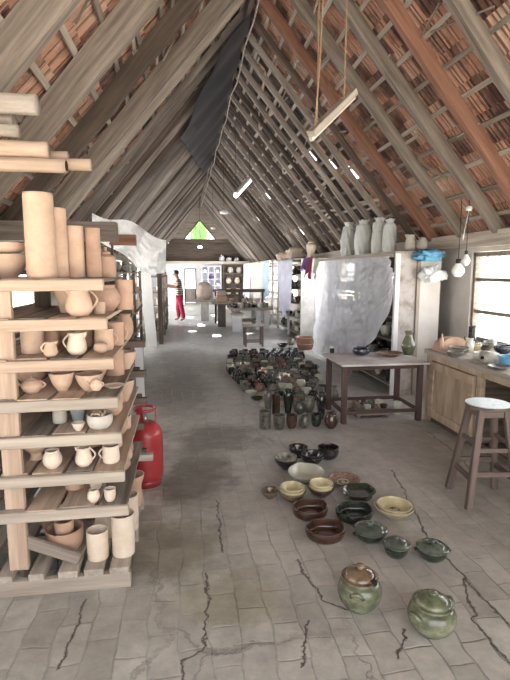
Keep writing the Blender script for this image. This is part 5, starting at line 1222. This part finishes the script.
# ================================================================== GLAZED POTS ON THE FLOOR, FAR CLUSTER
frow = [(265, 428, 13, 18, 'stoned', 'cylinder', 'stack-like speckled pot at the left end of the front row of the big group'), (279, 429, 13, 15, 'stoned', 'deepbowl', 'second pot of the front row of the big group, speckled'),
        (291.5, 428, 12, 14, 'brown', 'deepbowl', 'third pot of the front row, dark with pale rim'), (304, 428, 12, 14, 'stoned', 'round', 'fourth pot of the front row of the big group'), (316, 426, 12, 13, 'greend', 'deepbowl', 'dark green bowl toward the right of the front row'),
        (331, 428, 15, 17, 'brown', 'round', 'brown round pot at the right end of the front row beside the table leg'), (321, 419, 11, 28, 'black', 'tallvase', 'tall black vase behind the right end of the front row')]
for (px, py, w, h, m, kd, lab) in frow: fl(kd, px, py, w, h, m, lab)
for i, (px, py, w, h, m, kd) in enumerate([(268, 415, 9, 26, 'stoned', 'tallvase'), (276, 414, 9, 20, 'brown', 'cylinder'), (288, 413, 11, 25, 'greend', 'tallvase'), (300, 414, 13, 13, 'stoned', 'round'), (309, 412, 12, 16, 'stone', 'round'), (334, 401, 10, 16, 'stone', 'vase')]):
    fl(kd, px, py, w, h, m, ['slim speckled vase behind the left end of the front row', 'brown cylinder pot right of the slim speckled vase', 'dark green tall vase in the second row of the big group', 'round speckled pot in the second row of the big group', 'mottled round pot in the second row of the big group', 'grey vase behind the brown round pot by the table leg'][i])
def interp(tab, y):
    for (a, b), (c, d_) in zip(tab, tab[1:]):
        if a <= y <= c: return b+(d_-b)*(y-a)/(c-a)
    return tab[-1][1]
LB = [(350, 232), (362, 227), (372, 226), (382, 236), (392, 243), (402, 252), (410, 262)]; RBt = [(350, 298), (362, 306), (372, 316), (382, 322), (392, 324), (402, 326), (410, 316)]
cl = random.Random(3); Y = atZ(260, 407).y; cnt = 0
while Y < atZ(260, 354).y:
    py = 0
    lo, hi = 340., 430.
    for _ in range(30):
        mid = (lo+hi)/2
        if atZ(260, mid).y > Y: lo = mid
        else: hi = mid
    py = (lo+hi)/2
    xa = atY(interp(LB, py), py, Y).x; xb = atY(interp(RBt, py), py, Y).x; x = xa+.06
    while x < xb-.03:
        u = (x-xa)/(xb-xa); r = .066
        yy = Y+cl.uniform(-.02, .02)
        if py > 393 and u < .5:
            if not free(x+.03, yy, 0, .102, .04): x += .03; continue
            pot('leaf', .085, .04, cl.choice(['stone', 'greend', 'creamw']), (x+.03, yy, 0), 'speckled leaf-shaped dish at the left front of the big group of pots', cl.uniform(0, 6), 'leaf dishes in the big group'); x += .20; cnt += 1; continue
        if py < 362:
            if u < .5: a = ('mug', .062, .12, cl.choice(['brown', 'stone', 'brown', 'black']), 'dark brown mug in the rear rows of the big group of pots', 'brown mugs at the rear of the big group')
            else: a = ('round', .066, .12, cl.choice(['blueglaze', 'black', 'blueglaze']), 'blue-black pot in the rear right rows of the big group', 'blue-black pots at the rear of the big group')
        elif u < .35: a = ('mug' if py > 374 else 'deepbowl', .062, .10, cl.choice(['brown', 'rust', 'stoned', 'greend', 'stone']), 'dark or rust-brown cup toward the left of the big group of pots', 'rust cups in the big group')
        elif u < .65: a = ('deepbowl', .064, .085, cl.choice(['rust', 'stone', 'creamw', 'stoned']), 'speckled bowl in the middle of the big group of pots', 'speckled bowls in the middle of the big group')
        else: a = ('teacup' if cl.random() < .5 else 'deepbowl', .062, .09, cl.choice(['stone', 'creamw', 'brown', 'greend', 'stoned', 'stoned']), 'greyish or dark cup at the right of the big group of pots', 'grey cups in the big group')
        if not free(x, yy, 0, a[1]+.002, a[2]): x += .03; continue
        pot(a[0], a[1], a[2], a[3], (x, yy, 0), a[4], cl.uniform(-.6, .6), a[5]); cnt += 1
        if a[0] == 'deepbowl' and cl.random() < .3:
            pot(a[0], a[1]*.8, a[2]*.9, cl.choice(['stone', 'creamw', 'rust']), (x, yy, .04), 'bowl stacked inside another in the big group of pots', 0, 'stacked bowls in the big group'); cnt += 1
        x += .142*cl.uniform(.98, 1.08)
    Y += .16
print('cluster', cnt)
# big rusty bowls under the table side, beyond (floor, right of the cluster)

# ================================================================== PERSON
pq = atZ(180, 321); PX_, PY_ = pq.x, pq.y
per = empty('person', (PX_, PY_, 0), 'person in a checked shirt and crimson trousers reaching toward the left shelf', 'person')
per.rotation_euler = (0, 0, 0)
def skin_obj(name, joints, edges, m, sub=2):
    me = bpy.data.meshes.new(name); me.from_pydata([j[0] for j in joints], edges, []); me.update()
    o = link_mesh(name, me, m, per, False, world=False)
    md = o.modifiers.new('skin', 'SKIN')
    for i, j in enumerate(joints):
        sv = me.skin_vertices[0].data[i]; r = j[1]; sv.radius = r if isinstance(r, tuple) else (r, r); sv.use_root = (i == 0)
    s = o.modifiers.new('sub', 'SUBSURF'); s.levels = sub; s.render_levels = sub
    md.use_smooth_shade = True
    return o
# faces -x (toward the shelf)
J = [((0, 0, .90), (.11, .14)), ((-.01, 0, 1.08), (.095, .12)), ((-.03, 0, 1.27), (.11, .15)), ((-.05, 0, 1.38), (.06, .07)), ((-.07, 0, 1.44), .048), ((-.10, 0, 1.50), (.075, .068)), ((-.11, 0, 1.57), (.082, .07)),
     ((0, -.09, .84), .085), ((.06, -.10, .47), .055), ((.14, -.11, .09), .038), ((.01, -.12, .035), .032),
     ((0, .09, .84), .085), ((-.06, .11, .47), .055), ((-.03, .12, .09), .038), ((-.17, .13, .035), .032),
     ((-.04, -.17, 1.33), .055), ((-.10, -.21, 1.10), .042), ((-.30, -.20, 1.12), .032), ((-.38, -.20, 1.14), (.028, .018)),
     ((-.04, .17, 1.33), .055), ((-.16, .21, 1.12), .042), ((-.38, .18, 1.17), .032), ((-.46, .18, 1.19), (.028, .018))]
E = [(0, 1), (1, 2), (2, 3), (3, 4), (4, 5), (5, 6), (0, 7), (7, 8), (8, 9), (9, 10), (0, 11), (11, 12), (12, 13), (13, 14), (2, 15), (15, 16), (16, 17), (17, 18), (2, 19), (19, 20), (20, 21), (21, 22)]
for base, (bx_, by_, bz_) in ((18, (-.38, -.20, 1.14)), (22, (-.46, .18, 1.19))):
    for k in range(5):
        yy = by_+(k-2)*.016; ln = (.045, .055, .06, .055, .042)[k]
        if k == 0: J += [((bx_-.02, by_-.03, bz_+.005), .009), ((bx_-.05, by_-.04, bz_-.005), .008)]
        else: J += [((bx_-.03, yy, bz_), .009), ((bx_-.03-ln, yy, bz_-.02), .008)]
        E += [(base, len(J)-2), (len(J)-2, len(J)-1)]
skin_obj('body', J, E, M['skin'])
skin_obj('shirt', [((0, 0, .84), (.15, .185)), ((0, 0, .92), (.15, .18)), ((-.01, 0, 1.08), (.12, .145)), ((-.03, 0, 1.27), (.13, .17)), ((-.045, 0, 1.36), (.08, .10)), ((-.04, -.18, 1.33), .072), ((-.09, -.215, 1.13), .06), ((-.04, .18, 1.33), .072), ((-.15, .215, 1.14), .06)],
         [(0, 1), (1, 2), (2, 3), (3, 4), (3, 5), (5, 6), (3, 7), (7, 8)], M['plaid'])
skin_obj('trousers', [((0, 0, .90), (.125, .155)), ((0, -.09, .80), .105), ((.06, -.10, .47), .085), ((.13, -.11, .09), .07), ((0, .09, .80), .105), ((-.06, .11, .47), .08), ((-.03, .12, .09), .065)],
         [(0, 1), (1, 2), (2, 3), (0, 4), (4, 5), (5, 6)], M['trousers'])
bm = bmesh.new(); bmesh.ops.create_uvsphere(bm, u_segments=20, v_segments=12, radius=1)
for v in bm.verts: v.co = Vector((v.co.x*.095, v.co.y*.085, v.co.z*.09))
geo = [f for f in bm.faces if f.calc_center_median().x < -.045 and f.calc_center_median().z < .035]; bmesh.ops.delete(bm, geom=geo, context='FACES')
o = from_bm('hair', bm, M['hair'], per, True, world=False); o.location = (-.095, 0, 1.575)
for s in (-1, 1):
    bm = bmesh.new(); bmesh.ops.create_uvsphere(bm, u_segments=8, v_segments=6, radius=.009); o = from_bm('eye', bm, M['white'], per, True, world=False); o.location = (-.178, s*.03, 1.545)
    bm = bmesh.new(); bmesh.ops.create_uvsphere(bm, u_segments=8, v_segments=6, radius=.018); o = from_bm('ear', bm, M['skin'], per, True, world=False); o.location = (-.095, s*.076, 1.535); o.scale = (1, .5, 1.5)
bm = bmesh.new(); bmesh.ops.create_cone(bm, cap_ends=True, segments=8, radius1=.016, radius2=.006, depth=.045); o = from_bm('nose', bm, M['skin'], per, True, world=False); o.location = (-.185, 0, 1.525); o.rotation_euler = (0, -.5, 0)
bm = bmesh.new(); box_bm(bm, (-.004, -.02, -.004), (.004, .02, .004)); o = from_bm('mouth', bm, M['clothm'], per, False, world=False); o.location = (-.176, 0, 1.485)
